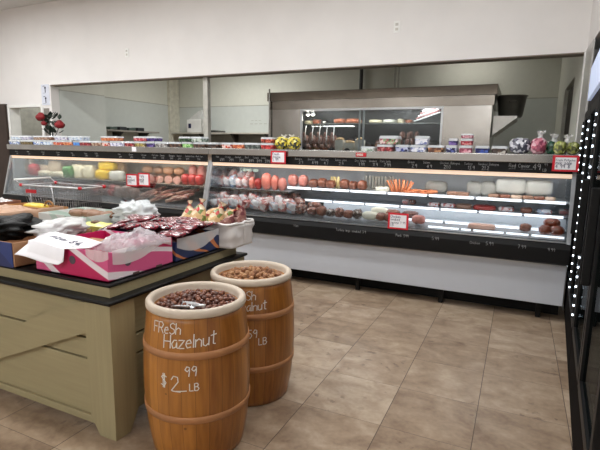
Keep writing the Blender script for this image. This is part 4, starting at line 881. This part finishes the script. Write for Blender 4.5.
# right case, upper shelf left half: vacuum packs and pink meats
for i in range(6):
    a = 212+6.2*i; lump(a, a+6.4, 4.76, UL, 11+2*(i % 2), vp[[0, 1, 0, 2, 1, 1][i]], 'pale vacuum pack of meat, %s in the row left of the big salmon slices' % ordn[i], 'meat_pack', 2.6, .24, .12)
for i in range(5):
    a = 214+8*i; lump(a, a+8, 4.92, UL, 17, vp[[2, 0, 1, 0, 1][i]], 'pale vacuum pack standing at the back left of the right case, %s one' % ordn[i], 'meat_pack', 2.6, .24, .12)
for i, (a, bx, h, mm) in enumerate([(250, 255, 12, salm), (255.5, 261.5, 11, redm), (262, 271, 17, salm), (272, 278.5, 15, salm), (279, 286, 13, pinkm)]):
    lump(a, bx, 4.74, UL, h, mm, ['salmon pink ham left of the red meat', 'red meat between two salmon hams', 'tallest salmon pink ham slice in the right case', 'salmon ham slice right of the tallest one', 'pink meat at the left end of the glowing reflection line'][i], 'ham', 2.6, .08, .10)
for i, (a, bx) in enumerate([(288.5, 298), (299, 308)]): lump(a, bx, 4.78, US, 12, pinkm, ['left pink meat standing above the glowing reflection line', 'right pink meat standing above the glowing reflection line'][i], 'ham', 2.6, .1, .10)
for i, (a, bx) in enumerate([(309, 319), (318, 327), (326, 336), (340, 350), (349, 358), (357, 367)]):
    lump(a, bx, 4.76, US, 8.5+1.5*(i % 2), brownm, 'brown roast piece, %s from left on the right case shelf' % ordn[i], 'roast_meat', 2.4, .2, .13)
first = MB().tube([(0, 0, 0), (0, 0, .13)], .0085, 8).build('cheese_stick', M('string_cheese', (224, 200, 140), .5), smooth=True)
for i in range(7):
    o = first if i == 0 else copy_tree(first); o.location = (gx(333+1.35*i, 4.78), 4.76+.02*(i % 2), US); o.rotation_euler = (0, .12*math.sin(i*2), 0); tag(o, 'pale yellow cheese stick standing in a bundle on the right case shelf', 'cheese stick', 'bundle of cheese sticks')
for i in range(9):
    o = MB().box(-.012, .012, -.03, .03, 0, .15, .004).build('grey_packet', M('grey_foil', (176, 174, 166), .35, .4)); x = 367+3.3*i
    o.location = (gx(x, 4.86), 4.86, US); o.rotation_euler = (0, .05*math.sin(i), .4); tag(o, 'upright grey foil packet in the row left of the orange sticks', 'packet', 'upright grey foil packets')
lump(376, 389, 4.73, US, .05, whitech, 'small white pack in front of the grey foil packets', 'cheese_pack', 5, .03)
osm = M('orange_smoked_stick', (226, 138, 92), .4, var=.15)
first = MB().tube([(-.0, 0, 0), (.02, 0, .05), (.03, 0, .11)], .013, 10, r_end=.008).build('orange_stick', osm, smooth=True)
for i in range(22):
    o = first if i == 0 else copy_tree(first)
    if i < 10: o.location = (gx(395+1.5*i, 4.76), 4.73+.02*(i % 3), US+.002); o.rotation_euler = (random.uniform(-.2, .2), -.5+.12*i-.2, 0); o.scale = (1, 1, 1.15)
    else: o.location = (gx(406+2.2*(i-10), 4.76), 4.72+.03*(i % 3), US+.012+.014*(i % 2)); o.rotation_euler = (random.uniform(-.3, .3), 1.25, random.uniform(-.5, .5))
    tag(o, 'orange smoked stick in the fanned orange heap on the right case shelf', 'smoked stick', 'orange smoked sticks')
lump(425, 447, 4.86, US, .13, M('grey_wrap', (150, 150, 146), .4), 'grey wrapped pack right of the orange sticks', 'meat_pack', 3, .12)
for i, (a, bx) in enumerate([(447, 458), (457, 469)]):
    lump(a, bx, 4.72, US, .04, M('tan_tray', (150, 112, 92), .4), 'low tan tray, %s of two before the grey rolls' % ['left', 'right'][i], 'meat_tray', 5, .05)
lump(466, 482, 4.86, US, .14, M('grey_roll', (168, 168, 164), .3, coat=.3), 'left grey wrapped roll in the right case', 'wrapped_roll', 3, .1); lump(480, 496, 4.86, US, .145, MATS['grey_roll'], 'right grey wrapped roll in the right case', 'wrapped_roll', 3, .1)
wb = M('white_bag_pack', (206, 208, 204), .35, var=.06, coat=.3)
lump(495, 526, 4.86, US+.03, .15, wb, 'large white bag at the back of the right case, left one', 'white_bag', 4.5, .06); lump(524, 553, 4.86, US+.03, .145, wb, 'large white bag at the back of the right case, right one', 'white_bag', 4.5, .06)
for i in range(6):
    a = 488+11.3*i; lump(a, a+11, 4.74, US, .035, [M('tan_tray', (150, 112, 92), .4), brownm, M('pale_tray', (196, 170, 150), .4)][i % 3], 'thin meat tray, %s from left below the large white bags' % ordn[i], 'meat_tray', 5, .05, .10)
for i, (a, bx, mm) in enumerate([(428, 440, vp[1]), (441, 456, vp[1]), (456, 472, M('tan_tray', (150, 112, 92), .4)), (473, 496, redm), (498, 514, vp[1]), (520, 532, brownm), (536, 552, vp[0])]):
    lump(a, bx, 4.86, .8835, .05, mm, 'flat meat pack, %s from left under the top glowing reflection line' % ordn[i], 'meat_pack', 4, .08, .16)
# right case, deck: vacuum packs
i = 0
for row, (Y, x0_, x1_, n) in enumerate([(4.52, 213, 306, 10), (4.66, 211, 303, 10), (4.82, 212, 300, 9)]):
    for j in range(n):
        a = x0_+(x1_-x0_)*j/n; w_ = (x1_-x0_)/n*1.02
        lump(a, a+w_, Y, deckz(Y)+.006+.012*row, .10+.014*((i*7) % 3), vp[(0, 2, 1, 0, 0, 2, 1, 3)[(i*5+j) % 8] if a < 290 else 3], 'pale vacuum packed meat heaped on the left half of the right case deck' if a < 290 else 'brown vacuum packed meat heaped before the white cheeses on the right case deck', 'meat_pack', 3.4, .34, .125, 'pale vacuum packs on the deck' if a < 290 else 'brown vacuum packs on the deck', i); i += 1
for j in range(6):
    a = 308+9*j; lump(a, a+9, 4.50, deckz(4.5)+.006, 8+2*(j % 2), [vp[3], brownm, vp[4]][j % 3], 'brown vacuum pack, %s from left in the row before the white cheeses' % ordn[j], 'meat_pack', 2.8, .2, .12)
lump(371, 388, 4.68, .7765, .085, whitech, 'upper white cheese on the lower shelf of the right case', 'cheese', 3, .08, .1); lump(362, 378, 4.50, deckz(4.5)+.006, .085, whitech, 'lower white cheese at the glass of the right case', 'cheese', 2.6, .08, .12)
for j, (a, bx, Y, zb, h) in enumerate([(376, 386, 4.50, deckz(4.5)+.006, .08), (384, 396, 4.50, deckz(4.5)+.006, .085), (386, 400, 4.68, .7765, .07), (402, 418, 4.68, .7765, .07)]):
    lump(a, bx, Y, zb, h, brownm if j < 3 else darkm, ['brown sausage right of the lower white cheese', 'brown sausage touching the low red price card', 'brown sausage right of the upper white cheese', 'dark sausage above the low red price card'][j], 'sausage', 2.5, .2, .12)
lump(412, 425, 4.50, deckz(4.5)+.006, .085, pinkm, 'pink meat right of the low red price card', 'meat_pack', 3, .1, .12)
for j, a in enumerate((308, 322, 336, 350, 364, 378)):
    lump(a, a+13, 4.66, deckz(4.66)-.03 if a > 321 else deckz(4.66)+.006, .045 if a > 321 else 9, vp[3+j % 2], 'low brown pack behind the front row, %s from left' % ordn[j], 'meat_pack', 3, .15, .06)
for j, a in enumerate((402, 409, 480, 505, 558)):
    lump(a, a+(7 if j < 2 else 9), 4.92, .8835, .055, vp[(1, 3, 0, 3, 1)[j]], 'small pack at the back of the middle shelf, %s from left' % ordn[j], 'meat_pack', 3, .15, .08)
lump(468, 495, 4.58, deckz(4.58)-.02, .05, M('pale_pink_tray', (212, 168, 150), .4), 'pale pink meat tray between the price cards on the right deck', 'meat_tray', 5, .06, .12)
lump(519, 531, 4.54, deckz(4.54)+.006, .07, brownm, 'small brown roast left of the big brown roast', 'roast_meat', 2.4, .2, .11)
for j, (a, bx, Y) in enumerate([(538, 551, 4.50), (549, 564, 4.50), (543, 560, 4.60)]):
    lump(a, bx, Y, deckz(Y)+.006+(.035 if j == 2 else 0), .08, M('glazed_roast', (136, 62, 36), .3, var=.25, coat=.5), 'glazed brown roast at the right end of the right deck, %s' % ['left one', 'right one', 'rear one'][j], 'roast_meat', 2.4, .2, .13)
# ================================================================== KITCHEN
KY = 6.6
t = thing('rotisserie_cabinet', 'long stainless steel cabinet with a glass window behind the right deli case', 'steel cabinet', (-2.0, 7.15, 0))
x0, x1 = -3.66, -.36
MB().box(x0-.03, x1+.03, KY-.02, 7.7, 2.175, 2.305, .004).build('top_fascia', M('dark_steel_fascia', (122, 114, 104), .3, 1, var=.12, scale=3), t)
MB().box(x0, x1, KY, 7.68, 2.045, 2.174).build('lower_fascia', M('mid_steel_fascia', (140, 134, 126), .25, 1, var=.12, scale=3), t)
MB().box(-3.655, -3.115, KY+.005, KY+.06, .9, 2.044).build('steel_panel', steel_d, t)
MB().box(-.985, -.375, KY-.015, KY+.06, .9, 2.044, .004).build('steel_panel', steel_d, t)
MB().box(x0+.03, x1-.03, KY+.03, 7.65, 0, .9).build('base_cabinet', steel_d, t)
MB().box(-3.114, -.986, KY+.061, 7.6, 1.30, 1.36).build('worktop', steel, t)
MB().box(x0+.03, x1-.03, 7.6, 7.66, .901, 2.044).build('rear_panel', M('dark_oven_back', (66, 66, 62), .5, .3), t)
for xs in (x0+.03, x1-.07): MB().box(xs, xs+.04, KY+.061, 7.599, .901, 2.044).build('side_panel', steel_d, t)
m = MB(); m.box(-3.114, -3.085, KY, KY+.04, .9, 2.044).box(-1.015, -.986, KY, KY+.04, .9, 2.044).box(-3.084, -1.016, KY, KY+.04, 2.015, 2.044).build('window_frame', alu, t)
MB().box(-3.084, -1.016, KY+.02, KY+.026, 1.0, 2.014).build('window_pane', glass('oven_glass', (222, 226, 226), .02, .01, .6), t)
for x in (-2.17, -2.11): MB().box(x-.012, x+.012, KY+.03, KY+.055, .95, 2.014).build('window_mullion', alu, t)
MB().box(-3.08, -1.02, 7.0, 7.5, 1.835, 1.85).build('warming_shelf', steel, t)
MB().tube([(-3.08, 6.95, 1.80), (-2.35, 6.95, 1.80)], .009, 8).build('hanging_rail', steel, t)
MB().tube([(-3.64, KY-.035, .9), (-3.64, KY-.035, 2.36)], .013, 10).build('corner_pipe', steel, t)
MB().prism([(x1+.002, 1.91), (x1+.28, 1.91), (x1+.28, 1.885), (x1+.002, 1.66)], 6.66, 7.5, 'y').build('slanted_hood', M('bright_steel_hood', (214, 212, 206), .4, .6, var=.05), t)
# roast birds on hooks
rb = M('roast_bird_skin', (104, 62, 46), .35, var=.3, scale=14, coat=.4, bump=.3)
for i, px in enumerate((306, 313, 320, 327, 334)):
    x = gx(px, 6.95, 1.6); y = 6.95
    t = thing('roast_bird', 'dark brown roast bird on a pale hook in the cabinet window, %s from the left' % ordn[i], 'roast bird', (x, y, 1.43), 'roast birds hanging in the cabinet window')
    m = MB(); m.blob((x, y, 1.565), (.062, .07, .10), 2.2, .18, 3, 3, i); m.blob((x-.02, y-.03, 1.665), (.03, .03, .05), 2, .1, 3, 2, i+9); m.build('bird_body', rb, t, smooth=True)
    MB().tube([(x-.04, y-.06, 1.52), (x-.055, y-.075, 1.44)], .017, 8, r_end=.012).tube([(x+.04, y-.05, 1.52), (x+.05, y-.07, 1.44)], .017, 8, r_end=.012).build('drumstick', rb, t, smooth=True)
    MB().tube([(x+.02, y-.078, 1.58), (x+.025, y-.085, 1.70), (x+.012, y-.03, 1.79), (x, y, 1.812), (x-.01, y+.012, 1.80)], .006, 6).build('hook', white_pl, t, smooth=True)
for i, px in enumerate((309, 317, 325)):
    m = MB(); m.blob((0, 0, 0), (.06, .055, .085), 2.2, .18, 3, 3, i+20); x = gx(px, 7.25, 1.5); o = m.build('roast_bird', rb, None, (0, 0, 0), smooth=True); o.location = (x, 7.25, 1.445); tag(o, 'dark roast bird on the worktop behind the hanging birds, %s of three' % ['left', 'middle', 'right'][i], 'roast bird')
for i, (px0, px1, mm) in enumerate([(335, 347, M('orange_roast', (176, 100, 66), .4, var=.3, scale=18, bump=.3)), (347, 361, M('orange_roast', (176, 100, 66), .4)), (370, 383, creamc), (384, 396, whitech)]):
    lump(px0, px1, 7.15, 1.8505, .06+.02*(i < 2), mm, ['orange brown roast on the warming shelf, left one', 'orange brown roast on the warming shelf, right one', 'cream tray of food on the warming shelf', 'white tray of food on the warming shelf'][i], 'roast_tray', 3, .15, .3)
for i, (px0, px1, py0) in enumerate([(336, 344, 140), (345, 355, 143), (356, 364, 140)]):
    xa, xb = gx(px0, 6.78, 1.5), gx(px1, 6.78, 1.5); zt = gz((px0+px1)/2, py0, 6.78)
    t = thing('takeaway_box', ['white open takeaway box, left of three in the cabinet window', 'white closed takeaway box, middle of three in the cabinet window', 'tan topped box, right of three in the cabinet window'][i], 'box', ((xa+xb)/2, 6.78, 1.361))
    MB().prism([(xa+.01, 1.361), (xb-.01, 1.361), (xb-.002, zt), (xa+.002, zt)], 6.72, 6.84, 'y').build('box_body', M('warm_white_card', (222, 214, 200), .7), t)
    m = MB(); m.blob(((xa+xb)/2, 6.78, zt+.012), ((xb-xa)*.42, .05, .025), 3, .2, 4, 3, i); m.build('box_filling', M('tan_filling', (206, 170, 120), .6, var=.2, scale=30), t, smooth=True)
for i in range(6):
    px = 398+3.2*i; lump(px, px+4.5, 7.1, 1.361+.09*(i % 2)+.16, .12, rb, 'dark brown roast piece heaped in the right half of the cabinet window', 'roast_piece', 2.4, .2, .13, 'roast pieces in the cabinet', i+3)
for i, px in enumerate((338, 346, 354, 366, 375, 384, 420, 429)):
    lump(px, px+8, 7.38, 1.361, 13+3*(i % 3), [rb, darkm, steel_d, M('dark_iron', (50, 46, 42), .5, .4)][i % 4], 'dark bulky food or pan at the back of the cabinet worktop, %s from left' % ordn[i], 'back_food', 2.8, .2, .2)
for i, px in enumerate((306, 314, 322, 398, 406)):
    lump(px, px+7, 7.3, 1.8505, 4+i % 2, [creamc, M('orange_roast', (176, 100, 66), .4), steel_d][i % 3], 'small food tray at the back of the warming shelf, %s from left' % ordn[i], 'food_tray', 3.5, .1, .2)
MB_ = MB().box(gx(396, 7.1, 1.5), gx(418, 7.1, 1.5), 7.0, 7.2, 1.361, 1.52).build('roasting_pan', steel_d, None, (gx(407, 7.1), 7.1, 1.361)); tag(MB_, 'steel pan holding the heaped roast pieces', 'pan')
for i, px in enumerate((308, 313)):
    x = gx(px, 6.9, 2.0); t = thing('heat_lamp', ['left glowing heat lamp bulb in the cabinet', 'right glowing heat lamp bulb in the cabinet'][i], 'lamp', (x, 6.9, 1.96))
    m = MB(); m.blob((x, 6.9, 1.995), (.032, .032, .034), 2, 0, 1, 2); m.build('bulb', M('bulb_glow', (255, 244, 225), .5, var=0, emit=14), t, smooth=True)
    MB().lathe([(.012, .06), (.02, .03), (.045, .0), (.047, .0), (.024, .032), (.014, .0625)], (x, 6.9, 1.985), 16, True).build('lamp_shade', alu, t, smooth=True)
    ld = bpy.data.lights.new('heat_bulb', 'POINT'); ld.energy = 3; ld.shadow_soft_size = .04; ld.color = (1, .92, .8); lo = bpy.data.objects.new('heat_bulb', ld); C.objects.link(lo); lo.location = (x, 6.88, 1.93)
ld = bpy.data.lights.new('cabinet_fill', 'AREA'); ld.shape = 'RECTANGLE'; ld.size = 1.9; ld.size_y = .06; ld.energy = 16; lo = bpy.data.objects.new('cabinet_fill', ld); C.objects.link(lo); lo.location = (-2.05, 6.75, 2.03); lo.rotation_euler = (math.radians(25), 0, 0)  # fill light added to brighten the cabinet interior
t = thing('striped_reflection', 'ceiling-light reflection shaped as slanted pale and reddish rods, upper right of the cabinet window', 'reflection', (-1.2, 6.8, 1.86))  # ceiling-light reflection in the window, modelled as striped rods
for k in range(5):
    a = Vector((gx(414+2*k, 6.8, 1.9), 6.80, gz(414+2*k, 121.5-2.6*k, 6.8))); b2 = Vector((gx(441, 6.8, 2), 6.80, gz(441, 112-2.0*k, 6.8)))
    MB().tube([a, b2], .009, 8).build('reflection_streak', [white_pl, M('dusky_red_streak', (150, 96, 96), .5)][k % 2], t)
px_, pz_ = gx(514, 7.05, 2.0), 1.912
t = thing('steel_pot', 'large flared steel pot standing on the slanted hood beside the cabinet', 'pot', (px_, 7.05, pz_))
MB().lathe([(0, 0), (.135, 0), (.15, .02), (.185, .27), (.20, .275), (.20, .285), (.178, .285), (.14, .03), (0, .02)], (px_-.04, 7.05, pz_), 40).build('pot_body', M('scoured_steel', (150, 148, 142), .4, .75, var=.1), t, smooth=True)
MB().tube([(px_-.04-.02, 6.875, pz_+.19), (px_-.04-.02, 6.84, pz_+.2), (px_-.04+.06, 6.84, pz_+.2), (px_-.04+.06, 6.875, pz_+.19)], .006, 6).build('pot_handle', steel, t)

o = MB().box(-4.02, -3.945, 5.37, 5.44, 0, 2.385, .004).build('steel_post', M('painted_post', (186, 184, 176), .45, .2), None, (-3.98, 5.4, 0)); tag(o, 'slim pale grey post rising behind the middle of the deli cases', 'post')
# long shelf on the back wall
t = thing('wall_shelf', 'long pale shelf on the far kitchen wall under the white box', 'shelf', (-5.6, 8.75, 1.7))
MB().box(-7.3, -3.5, 8.56, 8.875, 1.735, 1.762).build('shelf_board', M('shelf_laminate', (196, 192, 182), .5), t)
for x in (-6.6, -5.75, -4.9, -4.0): MB().prism([(8.875, 1.734), (8.62, 1.734), (8.875, 1.50)], x, x+.05, 'x').build('bracket', M('dark_bracket', (52, 50, 48), .5), t)
o = MB().box(-7.25, -3.5, 8.876, 8.8835, 1.05, 1.725).build('grey_wall_panel', M('grey_panel_finish', (120, 117, 108), .5, .4), None, (-5.5, 8.88, 1.05)); tag(o, 'grey panel below the long kitchen shelf', 'panel')  # plain grey panel on the wall below the shelf
xa, xb = gx(189, 8.7, 2), gx(203, 8.7, 2)
t = thing('paper_dispenser', 'white box with a dark label on the kitchen shelf left of the post', 'dispenser', ((xa+xb)/2, 8.7, 1.763))
MB().box(xa, xb, 8.62, 8.84, 1.763, 2.05, .01).build('box_body', white_pl, t)
MB().prism([(xa+.02, 2.051), (xb-.01, 2.051), (xb-.01, 2.26), (xb-.10, 2.23)], 8.66, 8.82, 'y').build('tilted_top', M('pale_grey_plastic', (214, 214, 212), .4), t)
MB().box(xa+.05, xa+.12, 8.612, 8.6195, 1.86, 1.96).build('dark_label', ink, t)
for px0, px1, h, c, lab in ((210, 218, .05, (60, 60, 58), 'flat dark tray on the kitchen shelf right of the post'), (219, 223, .04, (84, 84, 80), 'small grey tray on the kitchen shelf right of the dark tray'), (204.2, 209, .30, (206, 206, 202), 'pale upright box on the kitchen shelf behind the post')):
    xa, xb = gx(px0, 8.7, 1.8), gx(px1, 8.7, 1.8)
    o = MB().box(xa, xb, 8.6, 8.8, 1.763, 1.763+h, .008).build('shelf_tray' if h < .2 else 'shelf_box', M('tray_%d_%d_%d' % c, c, .5), None, ((xa+xb)/2, 8.7, 1.763)); tag(o, lab, 'tray' if h < .2 else 'box')
xa = gx(250, 8.88, 1.9); m = MB(); write(m, '----', on_front(xa, 8.8838, 1.86), .25, .012); write(m, '---', on_front(xa+.03, 8.8838, 1.95), .2, .01)
o = m.build('wall_writing', M('faint_grey_marker', (172, 174, 166), .8, var=0), None, (xa, 8.884, 1.86)); tag(o, 'faint grey marks on the white kitchen wall panel beside the steel cabinet', 'wall marks')
t = thing('side_shelf', 'dark topped shelf on the left kitchen wall', 'shelf', (-7.25, 7.3, 1.7))
MB().box(-7.39, -7.08, 6.5, 7.9, 1.715, 1.745).build('shelf_board', M('grey_shelf', (150, 146, 138), .5), t)
for y in (6.9, 7.6): MB().prism([(-7.39, 1.714), (-7.12, 1.714), (-7.39, 1.45)], y, y+.04, 'y').build('bracket', M('dark_bracket', (52, 50, 48), .5), t)
for i in range(4):
    o = MB().box(-7.34, -7.14, 6.62+.24*i, 6.80+.24*i, 1.746, 1.80+.012*(i % 2), .01).build('folded_tray', M(['green_grey_tray', 'dark_grey_tray'][i % 2], [(70, 84, 78), (46, 50, 54)][i % 2], .5), None, (-7.24, 6.71+.24*i, 1.746)); tag(o, '%s tray on the left kitchen wall shelf, %s from the near end' % (['green grey', 'dark grey'][i % 2], ordn[i]), 'tray')
for px, r, c, lab in ((361, .035, (30, 30, 30), 'black pipe running up the kitchen wall above the steel cabinet'), (395, .02, (170, 168, 160), 'left pale conduit above the steel cabinet'), (398.5, .02, (170, 168, 160), 'right pale conduit above the steel cabinet')):
    x = gx(px, 8.8, 2.8); o = MB().tube([(x, 8.82, 2.3), (x, 8.82, 3.3)], r, 12).build('wall_pipe', M('pipe_%d' % c[0], c, .5), None, (x, 8.82, 2.3)); tag(o, lab, 'pipe')
x = gx(396.5, 8.8, 3.0); o = MB().box(x-.09, x+.09, 8.74, 8.899, 3.0, 3.09).build('junction_box', M('pipe_170', (170, 168, 160), .5), None, (x, 8.78, 3.0)); tag(o, 'small pale junction box where the two conduits meet', 'junction box')
# storeroom
o = MB().box(-8.5, -8.40, 6.3, 6.42, 1.88, 2.07, .008).build('wall_box', M('grey_box', (96, 96, 92), .5), None, (-8.46, 6.36, 1.88)); tag(o, 'grey box on the wall inside the left doorway', 'wall box')
t = thing('stock_shelf', 'low shelf inside the left doorway', 'shelf', (-8.1, 6.9, 0))
MB().box(-8.48, -7.55, 6.7, 7.19, 1.45, 1.48).build('shelf_board', M('grey_shelf', (150, 146, 138), .5), t)
for x in (-8.46, -7.6): MB().box(x, x+.04, 6.72, 7.17, 0, 1.449).build('shelf_leg', M('grey_shelf', (150, 146, 138), .5), t)
for i in range(4):
    x = -8.06+.13*i; m = MB(); m.blob((x, 6.9, 1.56+.012*(i % 2)), (.072, .09, .085), 2.4, .25, 3, 3, i); o = m.build('brown_sack', M('brown_sack_cloth', (84, 70, 60), .8, var=.25), None, (x, 6.9, 1.481), smooth=True); tag(o, 'brown sack on the shelf inside the left doorway, %s from the left' % ordn[i], 'sack')
o = MB().box(-8.30, -8.27, 6.85, 6.95, 1.481, 1.86).build('upright_bar', M('dark_bracket', (52, 50, 48), .5), None, (-8.285, 6.9, 1.481)); tag(o, 'dark upright bar on the shelf inside the left doorway', 'bar')

# ================================================================== FREEZERS
FU = Vector((-.0576, -.9983, 0)).normalized(); FD = Vector((.9983, -.0576, 0)); FP = Vector((.512, 4.775, 0))
def fz(m):
    for v in m.bm.verts: v.co = FP+FU*v.co.x+FD*v.co.y+Vector((0, 0, v.co.z))
    return m
inside_m = M('freezer_liner', (70, 74, 80), .5, var=.05)
dot_m, nt_, b_ = new_mat('led_dots')
N_, L_n = nt_.nodes, nt_.links
b_.inputs['Base Color'].default_value = (.02, .02, .02, 1); b_.inputs['Emission Color'].default_value = (.8, .9, 1, 1)
tc_ = N_.new('ShaderNodeTexCoord'); sz_ = N_.new('ShaderNodeSeparateXYZ'); L_n.new(tc_.outputs['Object'], sz_.inputs[0])
prev_ = sz_.outputs['Z']
for op_, val_ in (('DIVIDE', .062), ('FRACT', None), ('LESS_THAN', .2), ('MULTIPLY', 5)):
    q_ = N_.new('ShaderNodeMath'); q_.operation = op_; L_n.new(prev_, q_.inputs[0])
    if val_ is not None: q_.inputs[1].default_value = val_
    prev_ = q_.outputs[0]
L_n.new(prev_, b_.inputs['Emission Strength'])
def freezer(s0, s1, nd, label, sign):
    c = FP+FU*((s0+s1)/2)+FD*.4
    t = thing('glass_door_freezer', label, 'freezer', (c.x, c.y, 0))
    fz(MB().box(s0, s1, .0, .72, .0, .06)).build('plinth', black_matte, t)
    fz(MB().box(s0, s1, -.03, .05, .061, .33, .006)).build('kick_panel', M('charcoal_kick', (22, 20, 20), .8, var=.1, spec=.03), t)
    fz(MB().box(s0, s1, .051, .72, .061, .33)).build('base', black_matte, t)
    fz(MB().box(s0, s1, .70, .73, .331, 2.15)).build('back', inside_m, t)
    fz(MB().box(s0, s1, -.01, .72, 2.151, 2.20)).build('roof', black_matte, t)
    fz(MB().box(s0, s1, -.02, .06, 1.80, 2.15, .005)).build('header', black_matte, t)
    fz(MB().box(s0+.40 if sign else s0+.1, s1-.01, -.045, -.0205, 1.86, 2.11, .004)).build('lit_header_panel', M('cool_sign_glow', (196, 208, 236), .5, var=0, emit=.42), t)
    for k in range(5):
        z = .45+.27*k; fz(MB().box(s0+.03, s1-.03, .16, .69, z, z+.015)).build('shelf', white_metal, t)
    wd = (s1-s0)/nd
    for k in range(nd+1):
        s = s0+wd*k; a, bx = max(s0, s-.03), min(s1, s+.03)
        fz(MB().box(a, bx, .0, .06, .331, 1.799)).build('mullion', black_matte, t)
        if not sign: continue
        q = s-.042 if k == nd else s+.033
        fz(MB().box(q, q+.009, -.045, -.0355, .42, 1.72, .003, 1)).build('led_strip', dot_m, t)
    for k in range(nd):
        a, bx = s0+wd*k+.012, s0+wd*(k+1)-.012
        d = fz(MB().box(a, a+.055, -.035, -.001, .345, 1.79, .004).box(bx-.055, bx, -.035, -.001, .345, 1.79, .004).box(a+.055, bx-.055, -.035, -.001, .345, .40).box(a+.055, bx-.055, -.035, -.001, 1.73, 1.79)).build('door', black_pl, t)
        g = fz(MB().box(a+.056, bx-.056, -.022, -.016, .401, 1.729)).build('door_pane', door_glass, d, origin=(c.x, c.y, 0))
        fz(MB().box(a+.012, a+.030, -.075, -.036, .85, 1.30, .006)).build('door_handle', black_pl, d, origin=(c.x, c.y, 0))
    return t
freezer(0.0, 1.54, 2, 'black glass door freezer touching the right end of the deli case', 1)
freezer(1.55, 3.1, 2, 'nearer black glass door freezer at the right edge of the view', 0)

# ================================================================== CART
t = thing('shopping_cart', 'wire shopping cart with red corner caps in front of the left deli case', 'shopping cart', (-4.75, 3.62, 0))
xa, xb, ya, yb2, zt, zb = -5.12, -4.24, 3.42, 3.86, .985, .62
m = MB()
top = [(xa, ya, zt+.0), (xb, ya+.06, zt), (xb, yb2-.06, zt), (xa, yb2, zt)]; bot = [(xa+.10, ya+.07, zb-.04), (xb-.06, ya+.10, zb+.05), (xb-.06, yb2-.10, zb+.05), (xa+.10, yb2-.07, zb-.04)]
T = [Vector(p) for p in top]; B = [Vector(p) for p in bot]
for i in range(4):
    a, b1, c1, d1 = T[i], T[(i+1) % 4], B[i], B[(i+1) % 4]; n = 22 if i % 2 == 0 else 11
    for k in range(n+1): m.tube([a.lerp(b1, k/n), c1.lerp(d1, k/n)], .0028, 5)
    for f in (.25, .5, .75, 1): m.tube([a.lerp(c1, f), b1.lerp(d1, f)], .0035, 5)
for k in range(1, 12): m.tube([B[0].lerp(B[1], k/12), B[3].lerp(B[2], k/12)], .0028, 5)
m.build('basket', chrome, t)
m = MB()
for i in range(4): m.tube([T[i], T[(i+1) % 4]], .009 if i == 0 else .005, 10)
m.build('basket_rim', M('pale_rim', (220, 220, 222), .3, .3), t, smooth=True)
hx = xa-.10
m = MB(); m.tube([(xa, ya, zt), (hx, ya, zt+.05), (hx-.01, ya, zt+.06)], .011, 8).tube([(xa, yb2, zt), (hx, yb2, zt+.05), (hx-.01, yb2, zt+.06)], .011, 8).build('handle_arm', chrome, t, smooth=True)
MB().tube([(hx, ya-.01, zt+.055), (hx, yb2+.01, zt+.055)], .012, 10).build('push_handle', white_pl, t, smooth=True)
for p in (T[0], T[1], T[2], T[3]): 
    m = MB(); m.blob(p, (.022, .018, .018), 3, 0, 1, 2); m.build('corner_cap', red_pl, t, smooth=True)
MB().box(xa+.06, xa+.24, ya+.008, ya+.012, zt-.085, zt-.045).build('side_plate', red_pl, t)
m = MB()
for y in (ya+.08, yb2-.08):
    m.tube([(xa+.02, y, zt-.01), (xa+.12, y, .25), (xa+.02, y, .13), (xb-.05, y, .13)], .011, 8).tube([(xb-.05, y, .13), (xb-.05, y, .14)], .011, 8)
m.build('frame', chrome, t, smooth=True)
for x in (xa+.06, xb-.08):
    for y in (ya+.08, yb2-.08):
        wv = MB(); wv.lathe([(.02, -.014), (.055, -.014), (.060, -.008), (.060, .008), (.055, .014), (.02, .014)], (0, 0, 0), 24, True)
        for v in wv.bm.verts: v.co = Vector((x+v.co.x, y+v.co.z, .0605+v.co.y))
        wv.build('wheel', M('grey_rubber', (60, 60, 62), .7), t, smooth=True)

for o in bpy.data.objects:
    if '_o' in o: del o['_o']
